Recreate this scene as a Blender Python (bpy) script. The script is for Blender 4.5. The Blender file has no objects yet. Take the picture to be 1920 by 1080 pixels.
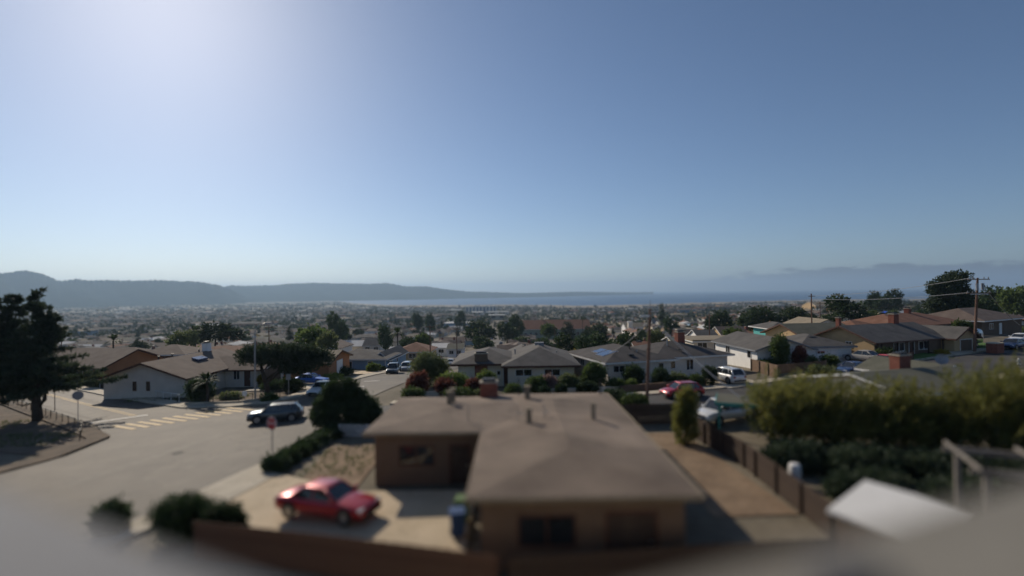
import bpy, math, random
import numpy as np
from mathutils import Vector, Matrix

scene = bpy.context.scene
COL = scene.collection

# ------------------------------------------------------------------ camera
CAM_Z = 10.5
FPX, CX, CY = 950.0, 960.0, 540.0            # focal length and centre in the photograph's 1920x1080 pixels
PITCH, ROLL = math.radians(0.50), -0.013
cam_data = bpy.data.cameras.new('camera')
cam = bpy.data.objects.new('camera', cam_data)
COL.objects.link(cam)
cam_data.sensor_width = 36.0
cam_data.lens = 36.0 * FPX / 1920.0
cam_data.clip_start, cam_data.clip_end = 0.05, 120000.0
CAM_M = Matrix.Translation((0, 0, CAM_Z)) @ Matrix.Rotation(math.pi / 2 + PITCH, 4, 'X') @ Matrix.Rotation(ROLL, 4, 'Z')
cam.matrix_world = CAM_M
cam_data.dof.use_dof = True
cam_data.dof.focus_distance = 100.0
cam_data.dof.aperture_fstop = 0.0178 / 0.43   # an aperture wide enough to soften what is near
scene.camera = cam

# ------------------------------------------------------------------ sky and sun
SUN_AZ, SUN_EL = math.radians(-35.0), math.radians(29.5)     # azimuth from +Y towards +X
world = bpy.data.worlds.new('World')
scene.world = world
world.use_nodes = True
wn = world.node_tree
wn.nodes.clear()
def wnode(t, **k):
    n = wn.nodes.new(t)
    for a, b in k.items():
        setattr(n, a, b)
    return n
def wmath(op, a, b=None, clamp=False):
    n = wnode('ShaderNodeMath', operation=op, use_clamp=clamp)
    for i, v in enumerate((a, b)):
        if v is None:
            continue
        if isinstance(v, (int, float)):
            n.inputs[i].default_value = v
        else:
            wn.links.new(v, n.inputs[i])
    return n.outputs[0]
sky = wnode('ShaderNodeTexSky', sky_type='NISHITA', sun_disc=False, sun_elevation=SUN_EL, sun_rotation=SUN_AZ,
            altitude=80.0, air_density=0.80, dust_density=0.45, ozone_density=3.5)
tc = wnode('ShaderNodeTexCoord')
sep = wnode('ShaderNodeSeparateXYZ')
wn.links.new(tc.outputs['Generated'], sep.inputs[0])
az = wmath('ARCTAN2', sep.outputs['X'], sep.outputs['Y'])
mr = wnode('ShaderNodeMapRange', interpolation_type='SMOOTHSTEP')
wn.links.new(az, mr.inputs['Value'])
mr.inputs['From Min'].default_value, mr.inputs['From Max'].default_value = math.radians(6), math.radians(33)
mp = wnode('ShaderNodeMapping')
mp.inputs['Scale'].default_value = (24, 24, 80)
wn.links.new(tc.outputs['Generated'], mp.inputs['Vector'])
ns = wnode('ShaderNodeTexNoise')
ns.inputs['Scale'].default_value, ns.inputs['Detail'].default_value, ns.inputs['Roughness'].default_value = 1.0, 6.0, 0.6
wn.links.new(mp.outputs[0], ns.inputs['Vector'])
wob = wmath('MULTIPLY', wmath('SUBTRACT', ns.outputs['Fac'], 0.5), 0.040)
top = wmath('ADD', wmath('MULTIPLY', mr.outputs[0], 0.036), wob)
dz = wmath('SUBTRACT', top, sep.outputs['Z'])
mask = wmath('MULTIPLY', wmath('DIVIDE', dz, 0.005, True), mr.outputs[0], True)
cmix = wnode('ShaderNodeMix', data_type='RGBA')
wn.links.new(wmath('MULTIPLY', mask, 0.82), cmix.inputs['Factor'])
wn.links.new(sky.outputs[0], cmix.inputs['A'])
cmix.inputs['B'].default_value = (1.25, 1.38, 1.68, 1)
bg = wnode('ShaderNodeBackground')
wn.links.new(cmix.outputs['Result'], bg.inputs['Color'])
bg.inputs['Strength'].default_value = 0.065
wo = wnode('ShaderNodeOutputWorld')
wn.links.new(bg.outputs[0], wo.inputs['Surface'])

sun_data = bpy.data.lights.new('sun', 'SUN')
sun_data.energy = 3.15
sun_data.angle = math.radians(0.55)
sun_data.color = (1.0, 0.88, 0.72)
sun = bpy.data.objects.new('sun', sun_data)
COL.objects.link(sun)
SUN_DIR = Vector((math.sin(SUN_AZ) * math.cos(SUN_EL), math.cos(SUN_AZ) * math.cos(SUN_EL), math.sin(SUN_EL)))
sun.rotation_euler = SUN_DIR.to_track_quat('Z', 'Y').to_euler()
sun.location = (-40, 60, 60)

scene.view_settings.view_transform = 'Standard'
scene.view_settings.look = 'None'
scene.view_settings.exposure = 0.3
scene.view_settings.gamma = 1.0
scene.view_settings.use_curve_mapping = False
scene.render.engine = 'CYCLES'
scene.cycles.max_bounces = 6
scene.cycles.diffuse_bounces = 4
scene.cycles.glossy_bounces = 3
scene.cycles.transparent_max_bounces = 6
scene.cycles.volume_bounces = 0
scene.cycles.use_denoising = True
scene.cycles.use_adaptive_sampling = True
scene.cycles.adaptive_threshold = 0.02
scene.cycles.sample_clamp_indirect = 4.0
scene.cycles.caustics_reflective = False
scene.cycles.caustics_refractive = False

# ------------------------------------------------------------------ pixel <-> place
def ray(u, v):
    d = CAM_M.to_3x3() @ Vector(((u - CX) / FPX, -(v - CY) / FPX, -1.0))
    return d
def at(u, v, Y):
    """the point at world distance Y in front of the camera on the sight line through pixel u, v"""
    d = ray(u, v)
    return Vector((0, 0, CAM_Z)) + d * (Y / d.y)

# ------------------------------------------------------------------ the lie of the land
SEA_Z = -59.0
_prof = {
    -40: [(0, 0), (20, 0), (35, -.6), (50, -1.4), (65, -1.7), (80, -2.0), (112, -2.6), (150, -6), (250, -14), (400, -22), (700, -33),
          (1200, -45), (2000, -52), (3200, -55), (6500, -56)],
    0: [(0, 0), (42, 0), (52, -.45), (60, -.6), (75, -1.8), (100, -4.8), (150, -9.5), (250, -16), (400, -23), (700, -34), (1200, -46),
        (2000, -55), (3000, -57), (6500, -57.5)],
    40: [(0, 0), (50, 0), (65, .6), (80, 1.1), (100, 1.5), (130, 1.6), (175, -1), (250, -4.5), (400, -8.5), (700, -14), (1000, -21), (1600, -37),
         (2400, -54), (3200, -57), (6500, -57.5)],
}
_rs = np.concatenate([np.arange(0, 400, 1.0), np.geomspace(400, 7000, 400)])
_tab = {}
for _a, _p in _prof.items():
    _z = np.interp(_rs, [q[0] for q in _p], [q[1] for q in _p])
    _k = 13
    _zp = np.pad(_z, _k, mode='edge')
    _tab[_a] = np.convolve(_zp, np.ones(2 * _k + 1) / (2 * _k + 1), 'valid')
# the near shore of the bay, azimuth (degrees) against distance (m)
_shore_a = [-90, -21.2, -19.2, -17.8, -15.6, -11.8, -6, 0, 7, 12, 18, 24, 30, 40, 60, 90]
_shore_r = [90000, 90000, 5600, 4200, 3450, 3000, 2850, 2780, 2450, 2420, 2650, 3050, 3400, 3700, 4300, 6000]
def shore(a):
    return np.interp(np.degrees(a), _shore_a, _shore_r)
def G(x, y):
    x = np.asarray(x, float); y = np.asarray(y, float)
    r = np.hypot(x, y); a = np.degrees(np.arctan2(x, y))
    zl, zm, zr = (np.interp(r, _rs, _tab[k]) for k in (-40, 0, 40))
    wf = np.clip((r - 85) / 70, 0, 1); wf = wf * wf * (3 - 2 * wf)
    a0 = 2 + 7.5 * wf
    tl = np.clip(-a / 40, 0, 1); tr = np.clip((a - a0) / (40 - a0), 0, 1)
    tl = tl * tl * (3 - 2 * tl); tr = tr * tr * (3 - 2 * tr)
    z = zm + (zl - zm) * tl + (zr - zm) * tr
    sh = np.interp(a, _shore_a, _shore_r)
    z = z + 1.5 * np.clip((r - 400) / 800, 0, 1) * (np.sin(x * .011 + 1.3) * np.sin(y * .009) + .6 * np.sin(x * .023 + y * .017))
    # dunes along the shore, then down under the water
    z = np.where(r > sh - 420, np.maximum(z, SEA_Z + 1.0 + 6.0 * np.clip(np.sin((sh - r) / 420 * np.pi), 0, 1) * (0.6 + 0.4 * np.sin(a * 2.3))), z)
    z = np.where(r > sh, np.minimum(z, SEA_Z + 1.0 - (r - sh) * 0.04), z)
    return z
def g(x, y):
    return float(G(x, y))
def ground_at(u, v):
    """where the sight line through pixel u, v meets the ground"""
    d = ray(u, v)
    lo = 2.0
    for k in range(4000):
        t = lo * 1.004 + 0.02
        p = Vector((0, 0, CAM_Z)) + d * t
        if p.z < g(p.x, p.y):
            break
        lo = t
    return p

# ------------------------------------------------------------------ mesh helpers
class MB:
    def __init__(self):
        self.v, self.f, self.m = [], [], []
    def add(self, verts, faces, mi=0):
        o = len(self.v)
        self.v.extend([tuple(p) for p in verts])
        self.f.extend([tuple(i + o for i in q) for q in faces])
        self.m.extend([mi] * len(faces))
        return self
    def box(self, x0, x1, y0, y1, z0, z1, mi=0):
        return self.add([(x0, y0, z0), (x1, y0, z0), (x1, y1, z0), (x0, y1, z0), (x0, y0, z1), (x1, y0, z1), (x1, y1, z1), (x0, y1, z1)],
                        [(0, 3, 2, 1), (4, 5, 6, 7), (0, 1, 5, 4), (1, 2, 6, 5), (2, 3, 7, 6), (3, 0, 4, 7)], mi)
    def cbox(self, x0, x1, y0, y1, z0, z1, c, mi=0):
        """a box with chamfered upper and vertical edges"""
        def ring(i, z):
            return [(x0 + i + c, y0 + i, z), (x1 - i - c, y0 + i, z), (x1 - i, y0 + i + c, z), (x1 - i, y1 - i - c, z), (x1 - i - c, y1 - i, z),
                    (x0 + i + c, y1 - i, z), (x0 + i, y1 - i - c, z), (x0 + i, y0 + i + c, z)]
        return self.loft([ring(0, z0), ring(0, z1 - c), ring(c * .6, z1)], True, True, mi)
    def loft(self, rings, cap0=True, cap1=True, mi=0, closed=True):
        n = len(rings[0]); vs = [p for r in rings for p in r]; fs = []
        for k in range(len(rings) - 1):
            for i in range(n if closed else n - 1):
                j = (i + 1) % n
                fs.append((k * n + i, k * n + j, (k + 1) * n + j, (k + 1) * n + i))
        if cap0: fs.append(tuple(reversed(range(n))))
        if cap1: fs.append(tuple((len(rings) - 1) * n + i for i in range(n)))
        return self.add(vs, fs, mi)
    def tube(self, pts, rad, n=8, mi=0, caps=True):
        pts = [Vector(p) for p in pts]
        rads = rad if isinstance(rad, (list, tuple)) else [rad] * len(pts)
        rings = []
        for k, p in enumerate(pts):
            t = (pts[min(k + 1, len(pts) - 1)] - pts[max(k - 1, 0)]).normalized()
            a = Vector((0, 0, 1)) if abs(t.z) < .9 else Vector((1, 0, 0))
            u = t.cross(a).normalized(); w = t.cross(u).normalized()
            rings.append([p + (u * math.cos(2 * math.pi * i / n) + w * math.sin(2 * math.pi * i / n)) * rads[k] for i in range(n)])
        return self.loft(rings, caps, caps, mi)
    def prism(self, poly, axis, a, b, mi=0):
        """poly: 2-D points; extruded along axis 'x' (poly is y,z), 'y' (x,z) or 'z' (x,y) from a to b"""
        def P(q, t):
            return {'x': (t, q[0], q[1]), 'y': (q[0], t, q[1]), 'z': (q[0], q[1], t)}[axis]
        return self.loft([[P(q, a) for q in poly], [P(q, b) for q in poly]], True, True, mi)
    def disc(self, c, r, axis, n=16, mi=0, th=.02):
        c = Vector(c); e = {'x': Vector((1, 0, 0)), 'y': Vector((0, 1, 0)), 'z': Vector((0, 0, 1))}[axis]
        return self.tube([c - e * th / 2, c + e * th / 2], r, n, mi)
    def mesh(self, name, mats, smooth=False):
        me = bpy.data.meshes.new(name)
        me.from_pydata(self.v, [], self.f)
        for m in (mats if isinstance(mats, (list, tuple)) else [mats]):
            me.materials.append(m)
        if any(self.m):
            me.polygons.foreach_set('material_index', self.m)
        if smooth:
            me.polygons.foreach_set('use_smooth', [True] * len(me.polygons))
        me.update()
        return me
    def build(self, name, mats, parent=None, smooth=False, fix=True):
        me = self.mesh(name, mats, smooth)
        if fix:
            fixn(me)
        o = bpy.data.objects.new(name, me)
        COL.objects.link(o)
        if parent is not None:
            o.parent = parent
        return o
import bmesh
def fixn(me):
    b = bmesh.new(); b.from_mesh(me); bmesh.ops.recalc_face_normals(b, faces=b.faces); b.to_mesh(me); b.free()
def tag(o, label=None, cat=None, group=None, kind=None):
    if label: o['label'] = label
    if cat: o['category'] = cat
    if group: o['group'] = group
    if kind: o['kind'] = kind
    return o
def thing(name, label, cat, loc=(0, 0, 0), rz=0.0, group=None):
    o = bpy.data.objects.new(name, None)
    COL.objects.link(o)
    o.empty_display_size = 0.3
    o.location = loc; o.rotation_euler = (0, 0, rz)
    return tag(o, label, cat, group)
def copy_tree(o, parent=None):
    c = o.copy(); COL.objects.link(c); c.parent = parent
    for ch in o.children:
        copy_tree(ch, c)
    return c
def bare(name, verts, faces, mats, parent=None, smooth=False):
    m = MB(); m.v = verts; m.f = faces; m.m = [0] * len(faces)
    return m.build(name, mats, parent, smooth, fix=False)

# ------------------------------------------------------------------ materials
def mat(name, col, rough=.85, var=.25, scale=1.5, fine=None, bump=0.0, metallic=0.0, spec=.3, col2=None, rnd=0.0, trans=0.0, coat=0.0, thresh=None, attr=None):
    m = bpy.data.materials.new(name); m.use_nodes = True
    nt = m.node_tree; N = nt.nodes; L = nt.links
    b = N['Principled BSDF']
    b.inputs['Roughness'].default_value = rough
    b.inputs['Metallic'].default_value = metallic
    b.inputs['Specular IOR Level'].default_value = spec
    b.inputs['Coat Weight'].default_value = coat
    b.inputs['Coat Roughness'].default_value = .05
    tcn = N.new('ShaderNodeTexCoord')
    n1 = N.new('ShaderNodeTexNoise'); n1.inputs['Scale'].default_value = scale; n1.inputs['Detail'].default_value = 5
    n1.inputs['Roughness'].default_value = .6
    L.new(tcn.outputs['Object'], n1.inputs['Vector'])
    rp = N.new('ShaderNodeValToRGB')
    rp.color_ramp.elements[0].position, rp.color_ramp.elements[1].position = thresh or (.3, .7)
    lo = [c * (1 - var) for c in col]; hi = [min(1, c * (1 + var)) for c in (col2 or col)]
    if col2: lo = list(col); hi = list(col2)
    rp.color_ramp.elements[0].color = (*lo, 1); rp.color_ramp.elements[1].color = (*hi, 1)
    L.new(n1.outputs['Fac'], rp.inputs[0])
    out = rp.outputs[0]
    def mult(out, fac_socket, lo_, hi_):
        mrn = N.new('ShaderNodeMapRange'); L.new(fac_socket, mrn.inputs['Value'])
        mrn.inputs['To Min'].default_value, mrn.inputs['To Max'].default_value = lo_, hi_
        mx = N.new('ShaderNodeVectorMath'); mx.operation = 'SCALE'
        L.new(out, mx.inputs[0]); L.new(mrn.outputs[0], mx.inputs['Scale'])
        return mx.outputs[0]
    n2 = None
    if fine:
        n2 = N.new('ShaderNodeTexNoise'); n2.inputs['Scale'].default_value = fine[0]; n2.inputs['Detail'].default_value = 3
        L.new(tcn.outputs['Object'], n2.inputs['Vector'])
        out = mult(out, n2.outputs['Fac'], 1 - fine[1], 1 + fine[1])
    if rnd:
        oi = N.new('ShaderNodeObjectInfo')
        out = mult(out, oi.outputs['Random'], 1 - rnd, 1 + rnd)
    if attr:
        an = N.new('ShaderNodeAttribute'); an.attribute_name = attr
        mx = N.new('ShaderNodeVectorMath'); mx.operation = 'MULTIPLY'
        L.new(out, mx.inputs[0]); L.new(an.outputs['Color'], mx.inputs[1]); out = mx.outputs[0]
    L.new(out, b.inputs['Base Color'])
    if bump:
        bp = N.new('ShaderNodeBump'); bp.inputs['Strength'].default_value = bump; bp.inputs['Distance'].default_value = .05
        L.new((n2 or n1).outputs['Fac'], bp.inputs['Height']); L.new(bp.outputs[0], b.inputs['Normal'])
    if trans:
        tr = N.new('ShaderNodeBsdfTranslucent'); L.new(out, tr.inputs['Color'])
        ms = N.new('ShaderNodeMixShader'); ms.inputs[0].default_value = trans
        L.new(b.outputs[0], ms.inputs[1]); L.new(tr.outputs[0], ms.inputs[2])
        L.new(ms.outputs[0], N['Material Output'].inputs['Surface'])
    return m
# ------------------------------------------------------------------ the setting: land, bay, hills, air
def land_material():
    m = mat('land', (.10, .088, .060), rough=.95, col2=(.21, .175, .125), scale=.11, fine=(1.7, .35), thresh=(.35, .68))
    return m
def sheet(name, azs, rads, zf, material, kind='structure', label=None):
    A, R = np.meshgrid(azs, rads, indexing='ij')
    X = R * np.sin(A); Y = R * np.cos(A); Z = zf(X, Y)
    nv = [tuple(p) for p in np.stack([X.ravel(), Y.ravel(), Z.ravel()], 1).tolist()]
    nr = len(rads)
    fs = [(i * nr + j, (i + 1) * nr + j, (i + 1) * nr + j + 1, i * nr + j + 1) for i in range(len(azs) - 1) for j in range(nr - 1)]
    fs = [f[::-1] for f in fs]
    o = bare(name, nv, fs, material, smooth=True)
    tag(o, label, kind=kind)
    return o
azs = np.radians(np.concatenate([np.linspace(-180, -70, 23)[:-1], np.linspace(-70, 70, 281), np.linspace(70, 180, 23)[1:]]))
rads = np.concatenate([[0.01], np.arange(2, 100, 1.6), np.geomspace(100, 6400, 150)])
sheet('ground', azs, rads, G, land_material())

M_SEA = mat('sea_water', (.012, .050, .115), rough=.35, var=.25, scale=.004, spec=.22)
_b = M_SEA.node_tree.nodes['Principled BSDF']
_n = M_SEA.node_tree.nodes.new('ShaderNodeTexNoise'); _n.inputs['Scale'].default_value = .05; _n.inputs['Detail'].default_value = 6
_t = M_SEA.node_tree.nodes.new('ShaderNodeTexCoord'); M_SEA.node_tree.links.new(_t.outputs['Object'], _n.inputs['Vector'])
_p = M_SEA.node_tree.nodes.new('ShaderNodeBump'); _p.inputs['Strength'].default_value = .9; _p.inputs['Distance'].default_value = 3.0
M_SEA.node_tree.links.new(_n.outputs['Fac'], _p.inputs['Height']); M_SEA.node_tree.links.new(_p.outputs[0], _b.inputs['Normal'])
sheet('sea', np.radians(np.linspace(-180, 180, 121)), np.array([1500, 3000, 6000, 12000, 18000, 25000.0]),
      lambda X, Y: np.full_like(X, SEA_Z), M_SEA)

def vnoise(x, seed=0):
    x = np.asarray(x, float); i = np.floor(x); f = x - i; f = f * f * (3 - 2 * f)
    h = lambda k: np.modf(np.sin(k * 127.1 + seed * 311.7) * 43758.5453)[0]
    return (h(i) * (1 - f) + h(i + 1) * f)
def horizon_v(u):
    d = CAM_M.to_3x3().inverted() @ Vector((math.sin(math.atan((u - CX) / FPX)), math.cos(math.atan((u - CX) / FPX)), 0))
    return CY - d.y / -d.z * FPX
def hill_range(name, prof, seed, material, base_z):
    """prof: (u pixel, ridge v pixel, base distance, ridge distance)"""
    us = np.linspace(prof[0][0], prof[-1][0], 420)
    P = np.array(prof, float)
    rv = np.interp(us, P[:, 0], P[:, 1]); rb = np.interp(us, P[:, 0], P[:, 2]); rr = np.interp(us, P[:, 0], P[:, 3])
    verts, faces = [], []
    T = np.concatenate([np.linspace(0, 1, 26), [1.15, 1.4, 1.8]])
    for k, u in enumerate(us):
        a = math.atan((u - CX) / FPX)
        c = math.cos(a)
        ridge = CAM_Z + (horizon_v(u) - rv[k]) / FPX * rr[k] * c
        H = ridge - base_z
        for j, t in enumerate(T):
            r = rb[k] + (rr[k] - rb[k]) * t
            if t <= 1:
                s = t ** 1.25
                h = H * (s * (1 - .25 * math.sin(math.pi * t) * (vnoise(u / 31. + t * 1.7, seed) + .3)))
            else:
                h = H * (1 - (t - 1) * 1.1)
            bump = (vnoise(u / 2.3 + 5.37 * (j // 3), seed + 3) + .6 * vnoise(u / 1.1, seed + 5)) * (6. if .9 < t < 1.1 else .3) + float(vnoise(u / 40. + j * .21, seed + 9)) * 9.
            z = base_z - 3 + h + bump * min(1, t * 3) * min(1.0, H / 120.)
            verts.append((r * math.sin(a), r * math.cos(a), float(z)))
    n = len(T)
    for k in range(len(us) - 1):
        for j in range(n - 1):
            faces.append((k * n + j, k * n + j + 1, (k + 1) * n + j + 1, (k + 1) * n + j)[::-1])
    o = bare(name, verts, faces, material, smooth=True)
    fixn(o.data)
    tag(o, kind='structure')
    return o
M_HILL = mat('hill_forest', (.014, .020, .014), rough=1.0, spec=.0, col2=(.030, .036, .023), scale=.006, fine=(.05, .5), thresh=(.35, .7))
hill_range('hills', [(-420, 520, 4300, 5600), (-200, 508, 4400, 5700), (0, 513, 4500, 5900), (52, 505, 4500, 5900), (80, 511, 4500, 5900), (110, 524, 4600, 5900),
                     (145, 522, 4600, 5800), (165, 526, 4600, 5700), (235, 525, 4700, 5700), (290, 524, 4700, 5700), (340, 528, 4800, 5700),
                     (380, 527, 4800, 5700), (410, 533, 4900, 5700), (430, 540, 5000, 5700), (460, 556, 5100, 5600)], 1, M_HILL, -56)
hill_range('hills', [(395, 545, 5600, 6600), (430, 536, 5600, 6700), (480, 534, 5600, 6800), (560, 531, 5600, 6900), (640, 531, 5700, 6900),
                     (690, 531, 5900, 7000), (722, 529, 5900, 7000), (762, 537, 5900, 6900), (800, 537, 6000, 6900), (880, 546, 6300, 7200),
                     (960, 549, 6700, 7700), (1020, 548, 7000, 8000), (1080, 547, 7600, 8500), (1140, 547.5, 8300, 9100), (1195, 547.6, 9200, 9900), (1225, 547, 9700, 10200)],
           2, M_HILL, SEA_Z)

M_HAZE = bpy.data.materials.new('haze'); M_HAZE.use_nodes = True
_nt = M_HAZE.node_tree
for _x in list(_nt.nodes):
    if _x.type == 'BSDF_PRINCIPLED': _nt.nodes.remove(_x)
_v = _nt.nodes.new('ShaderNodeVolumePrincipled')
_v.inputs['Color'].default_value = (.52, .74, 1.0, 1)
_v.inputs['Density'].default_value = 1.05e-4
_v.inputs['Anisotropy'].default_value = .33
_nt.links.new(_v.outputs[0], _nt.nodes['Material Output'].inputs['Volume'])
hz = MB().box(-26000, 26000, -26000, 26000, SEA_Z - 12, 420).build('haze', M_HAZE)
tag(hz, 'thin pale sea haze lying over the town, bay and hills', 'haze', kind='stuff')
# ------------------------------------------------------------------ palette
M = {}
M['asphalt'] = mat('asphalt', (.078, .067, .053), rough=.78, col2=(.138, .118, .092), scale=.22, fine=(9, .25), spec=.35, bump=.15)
M['asphalt_dark'] = mat('asphalt_dark', (.045, .043, .042), rough=.8, col2=(.085, .080, .074), scale=.25, fine=(8, .25), bump=.15)
M['concrete'] = mat('concrete', (.38, .33, .25), rough=.85, col2=(.52, .46, .36), scale=.5, fine=(6, .15))
M['drive'] = mat('driveway_concrete', (.47, .37, .24), rough=.85, col2=(.60, .48, .33), scale=.45, fine=(5, .18))
M['dirt'] = mat('dirt', (.17, .115, .072), rough=.95, col2=(.29, .205, .13), scale=.6, fine=(4, .3), bump=.3)
M['dirt_dark'] = mat('dry_soil', (.075, .058, .042), rough=.95, col2=(.16, .115, .075), scale=.7, fine=(4, .35), bump=.3)
M['lawn'] = mat('lawn', (.055, .115, .022), rough=.95, col2=(.085, .16, .035), scale=1.2, fine=(14, .35), bump=.4)
M['paint_yellow'] = mat('road_paint_yellow', (.55, .36, .12), rough=.7, col2=(.38, .27, .13), scale=1.3, fine=(7, .3))
M['paint_white'] = mat('road_paint_white', (.62, .60, .55), rough=.7, col2=(.42, .40, .36), scale=1.2, fine=(7, .3))
M['roof_gravel'] = mat('gravel_roof', (.145, .110, .084), rough=.95, col2=(.275, .215, .165), scale=.28, fine=(22, .4), bump=.5)
M['roof_brown'] = mat('brown_shingle', (.105, .076, .060), rough=.92, col2=(.165, .125, .100), scale=.7, fine=(7, .3), bump=.3)
M['roof_grey'] = mat('grey_shingle', (.075, .070, .066), rough=.92, col2=(.130, .122, .112), scale=.7, fine=(7, .35), bump=.3)
M['roof_dark'] = mat('charcoal_shingle', (.050, .046, .045), rough=.92, col2=(.088, .080, .076), scale=.7, fine=(7, .35), bump=.3)
M['roof_tan'] = mat('tan_shingle', (.20, .165, .115), rough=.92, col2=(.28, .235, .17), scale=.7, fine=(6, .25), bump=.3)
M['roof_rust'] = mat('rust_tile', (.165, .075, .044), rough=.9, col2=(.24, .125, .080), scale=.9, fine=(5, .3), bump=.3)
M['roof_pale'] = mat('pale_roof', (.42, .42, .41), rough=.85, col2=(.55, .55, .53), scale=.5, fine=(4, .15))
M['roof_olive'] = mat('olive_shingle', (.085, .085, .062), rough=.92, col2=(.13, .128, .098), scale=.7, fine=(7, .3))
M['w_cream'] = mat('cream_stucco', (.74, .65, .51), rough=.9, var=.08, scale=.8, fine=(9, .10), bump=.08)
M['w_white'] = mat('white_siding', (.82, .80, .76), rough=.85, var=.06, scale=.7, fine=(8, .06))
M['w_grey'] = mat('grey_stucco', (.70, .64, .56), rough=.9, var=.09, scale=.8, fine=(9, .08), bump=.08)
M['w_tan'] = mat('tan_stucco', (.50, .35, .19), rough=.9, var=.09, scale=.8, fine=(9, .10))
M['w_brown'] = mat('brown_siding', (.16, .11, .075), rough=.9, var=.12, scale=.8, fine=(8, .12))
M['w_pink'] = mat('salmon_stucco', (.50, .28, .20), rough=.9, var=.09, scale=.8, fine=(9, .08))
M['w_orange'] = mat('terracotta_stucco', (.36, .175, .085), rough=.9, var=.1, scale=.8, fine=(9, .08))
M['w_blue'] = mat('blue_siding', (.22, .33, .44), rough=.85, var=.08, scale=.8, fine=(9, .06))
M['w_teal'] = mat('turquoise_siding', (.10, .42, .40), rough=.85, var=.08, scale=.8)
M['w_yellow'] = mat('yellow_stucco', (.56, .42, .18), rough=.9, var=.08, scale=.8)
M['w_olive'] = mat('sage_siding', (.30, .33, .26), rough=.9, var=.08, scale=.8)
M['trim_white'] = mat('white_trim', (.70, .69, .66), rough=.6, var=.05, scale=2)
M['trim_brown'] = mat('brown_trim', (.10, .045, .030), rough=.7, var=.12, scale=2)
M['trim_grey'] = mat('grey_trim', (.23, .24, .25), rough=.7, var=.08, scale=2)
M['trim_teal'] = mat('teal_trim', (.05, .30, .25), rough=.6, var=.1, scale=2)
M['brick'] = mat('red_brick', (.19, .062, .042), rough=.9, col2=(.28, .105, .070), scale=2.5, fine=(9, .3), bump=.4)
M['wood'] = mat('weathered_wood', (.13, .080, .050), rough=.9, col2=(.22, .145, .095), scale=2.2, fine=(10, .25), bump=.3)
M['wood_red'] = mat('redwood_fence', (.10, .055, .036), rough=.9, col2=(.17, .095, .062), scale=2.2, fine=(10, .25), bump=.3)
M['wood_dark'] = mat('dark_wood', (.045, .030, .022), rough=.9, col2=(.085, .060, .045), scale=2.0, fine=(9, .25))
M['wood_grey'] = mat('grey_wood', (.17, .15, .13), rough=.9, col2=(.26, .235, .205), scale=2.0, fine=(9, .2))
M['pole'] = mat('pole_wood', (.13, .070, .048), rough=.9, col2=(.20, .12, .085), scale=2.0, fine=(12, .3), bump=.3)
M['steel'] = mat('galvanised_steel', (.36, .36, .36), rough=.45, var=.12, scale=3, metallic=.7)
M['alu'] = mat('aluminium', (.62, .62, .62), rough=.28, var=.06, scale=2, metallic=.9)
M['dark_metal'] = mat('dark_metal', (.035, .035, .035), rough=.5, var=.15, scale=3)
M['glass'] = mat('window_glass', (.022, .026, .030), rough=.06, var=.25, scale=.6, spec=.8)
M['glass_blue'] = mat('solar_cells', (.055, .085, .16), rough=.12, var=.15, scale=.9, spec=.8)
M['dome'] = mat('skylight_dome', (.60, .62, .62), rough=.10, var=.06, scale=2, spec=.9, coat=.6)
M['tyre'] = mat('tyre_rubber', (.018, .018, .018), rough=.8, var=.15, scale=4)
M['rim'] = mat('wheel_rim', (.42, .42, .42), rough=.3, var=.08, scale=4, metallic=.8)
M['lamp'] = mat('headlamp_glass', (.75, .75, .72), rough=.08, var=.05, scale=4, spec=.9, coat=.5)
M['tail'] = mat('tail_lamp', (.30, .012, .010), rough=.15, var=.1, scale=4, spec=.7)
M['plastic_dark'] = mat('black_plastic', (.022, .022, .023), rough=.55, var=.15, scale=3)
M['plate'] = mat('number_plate', (.62, .62, .58), rough=.5, var=.05, scale=4)
M['sand'] = mat('dune_sand', (.20, .155, .10), rough=.95, col2=(.38, .31, .22), scale=.012, fine=(.06, .35))
M['tarp_blue'] = mat('blue_tarp', (.015, .085, .50), rough=.5, var=.2, scale=.8)
M['bin_blue'] = mat('blue_bin_plastic', (.030, .075, .19), rough=.5, var=.1, scale=3)
M['bin_green'] = mat('green_bin_plastic', (.10, .17, .055), rough=.5, var=.1, scale=3)
M['sign_red'] = mat('sign_red', (.42, .016, .018), rough=.4, var=.06, scale=4)
M['sign_white'] = mat('sign_white', (.75, .75, .73), rough=.4, var=.04, scale=4)
M['sign_back'] = mat('sign_back', (.30, .30, .31), rough=.5, var=.08, scale=4, metallic=.5)
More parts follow.
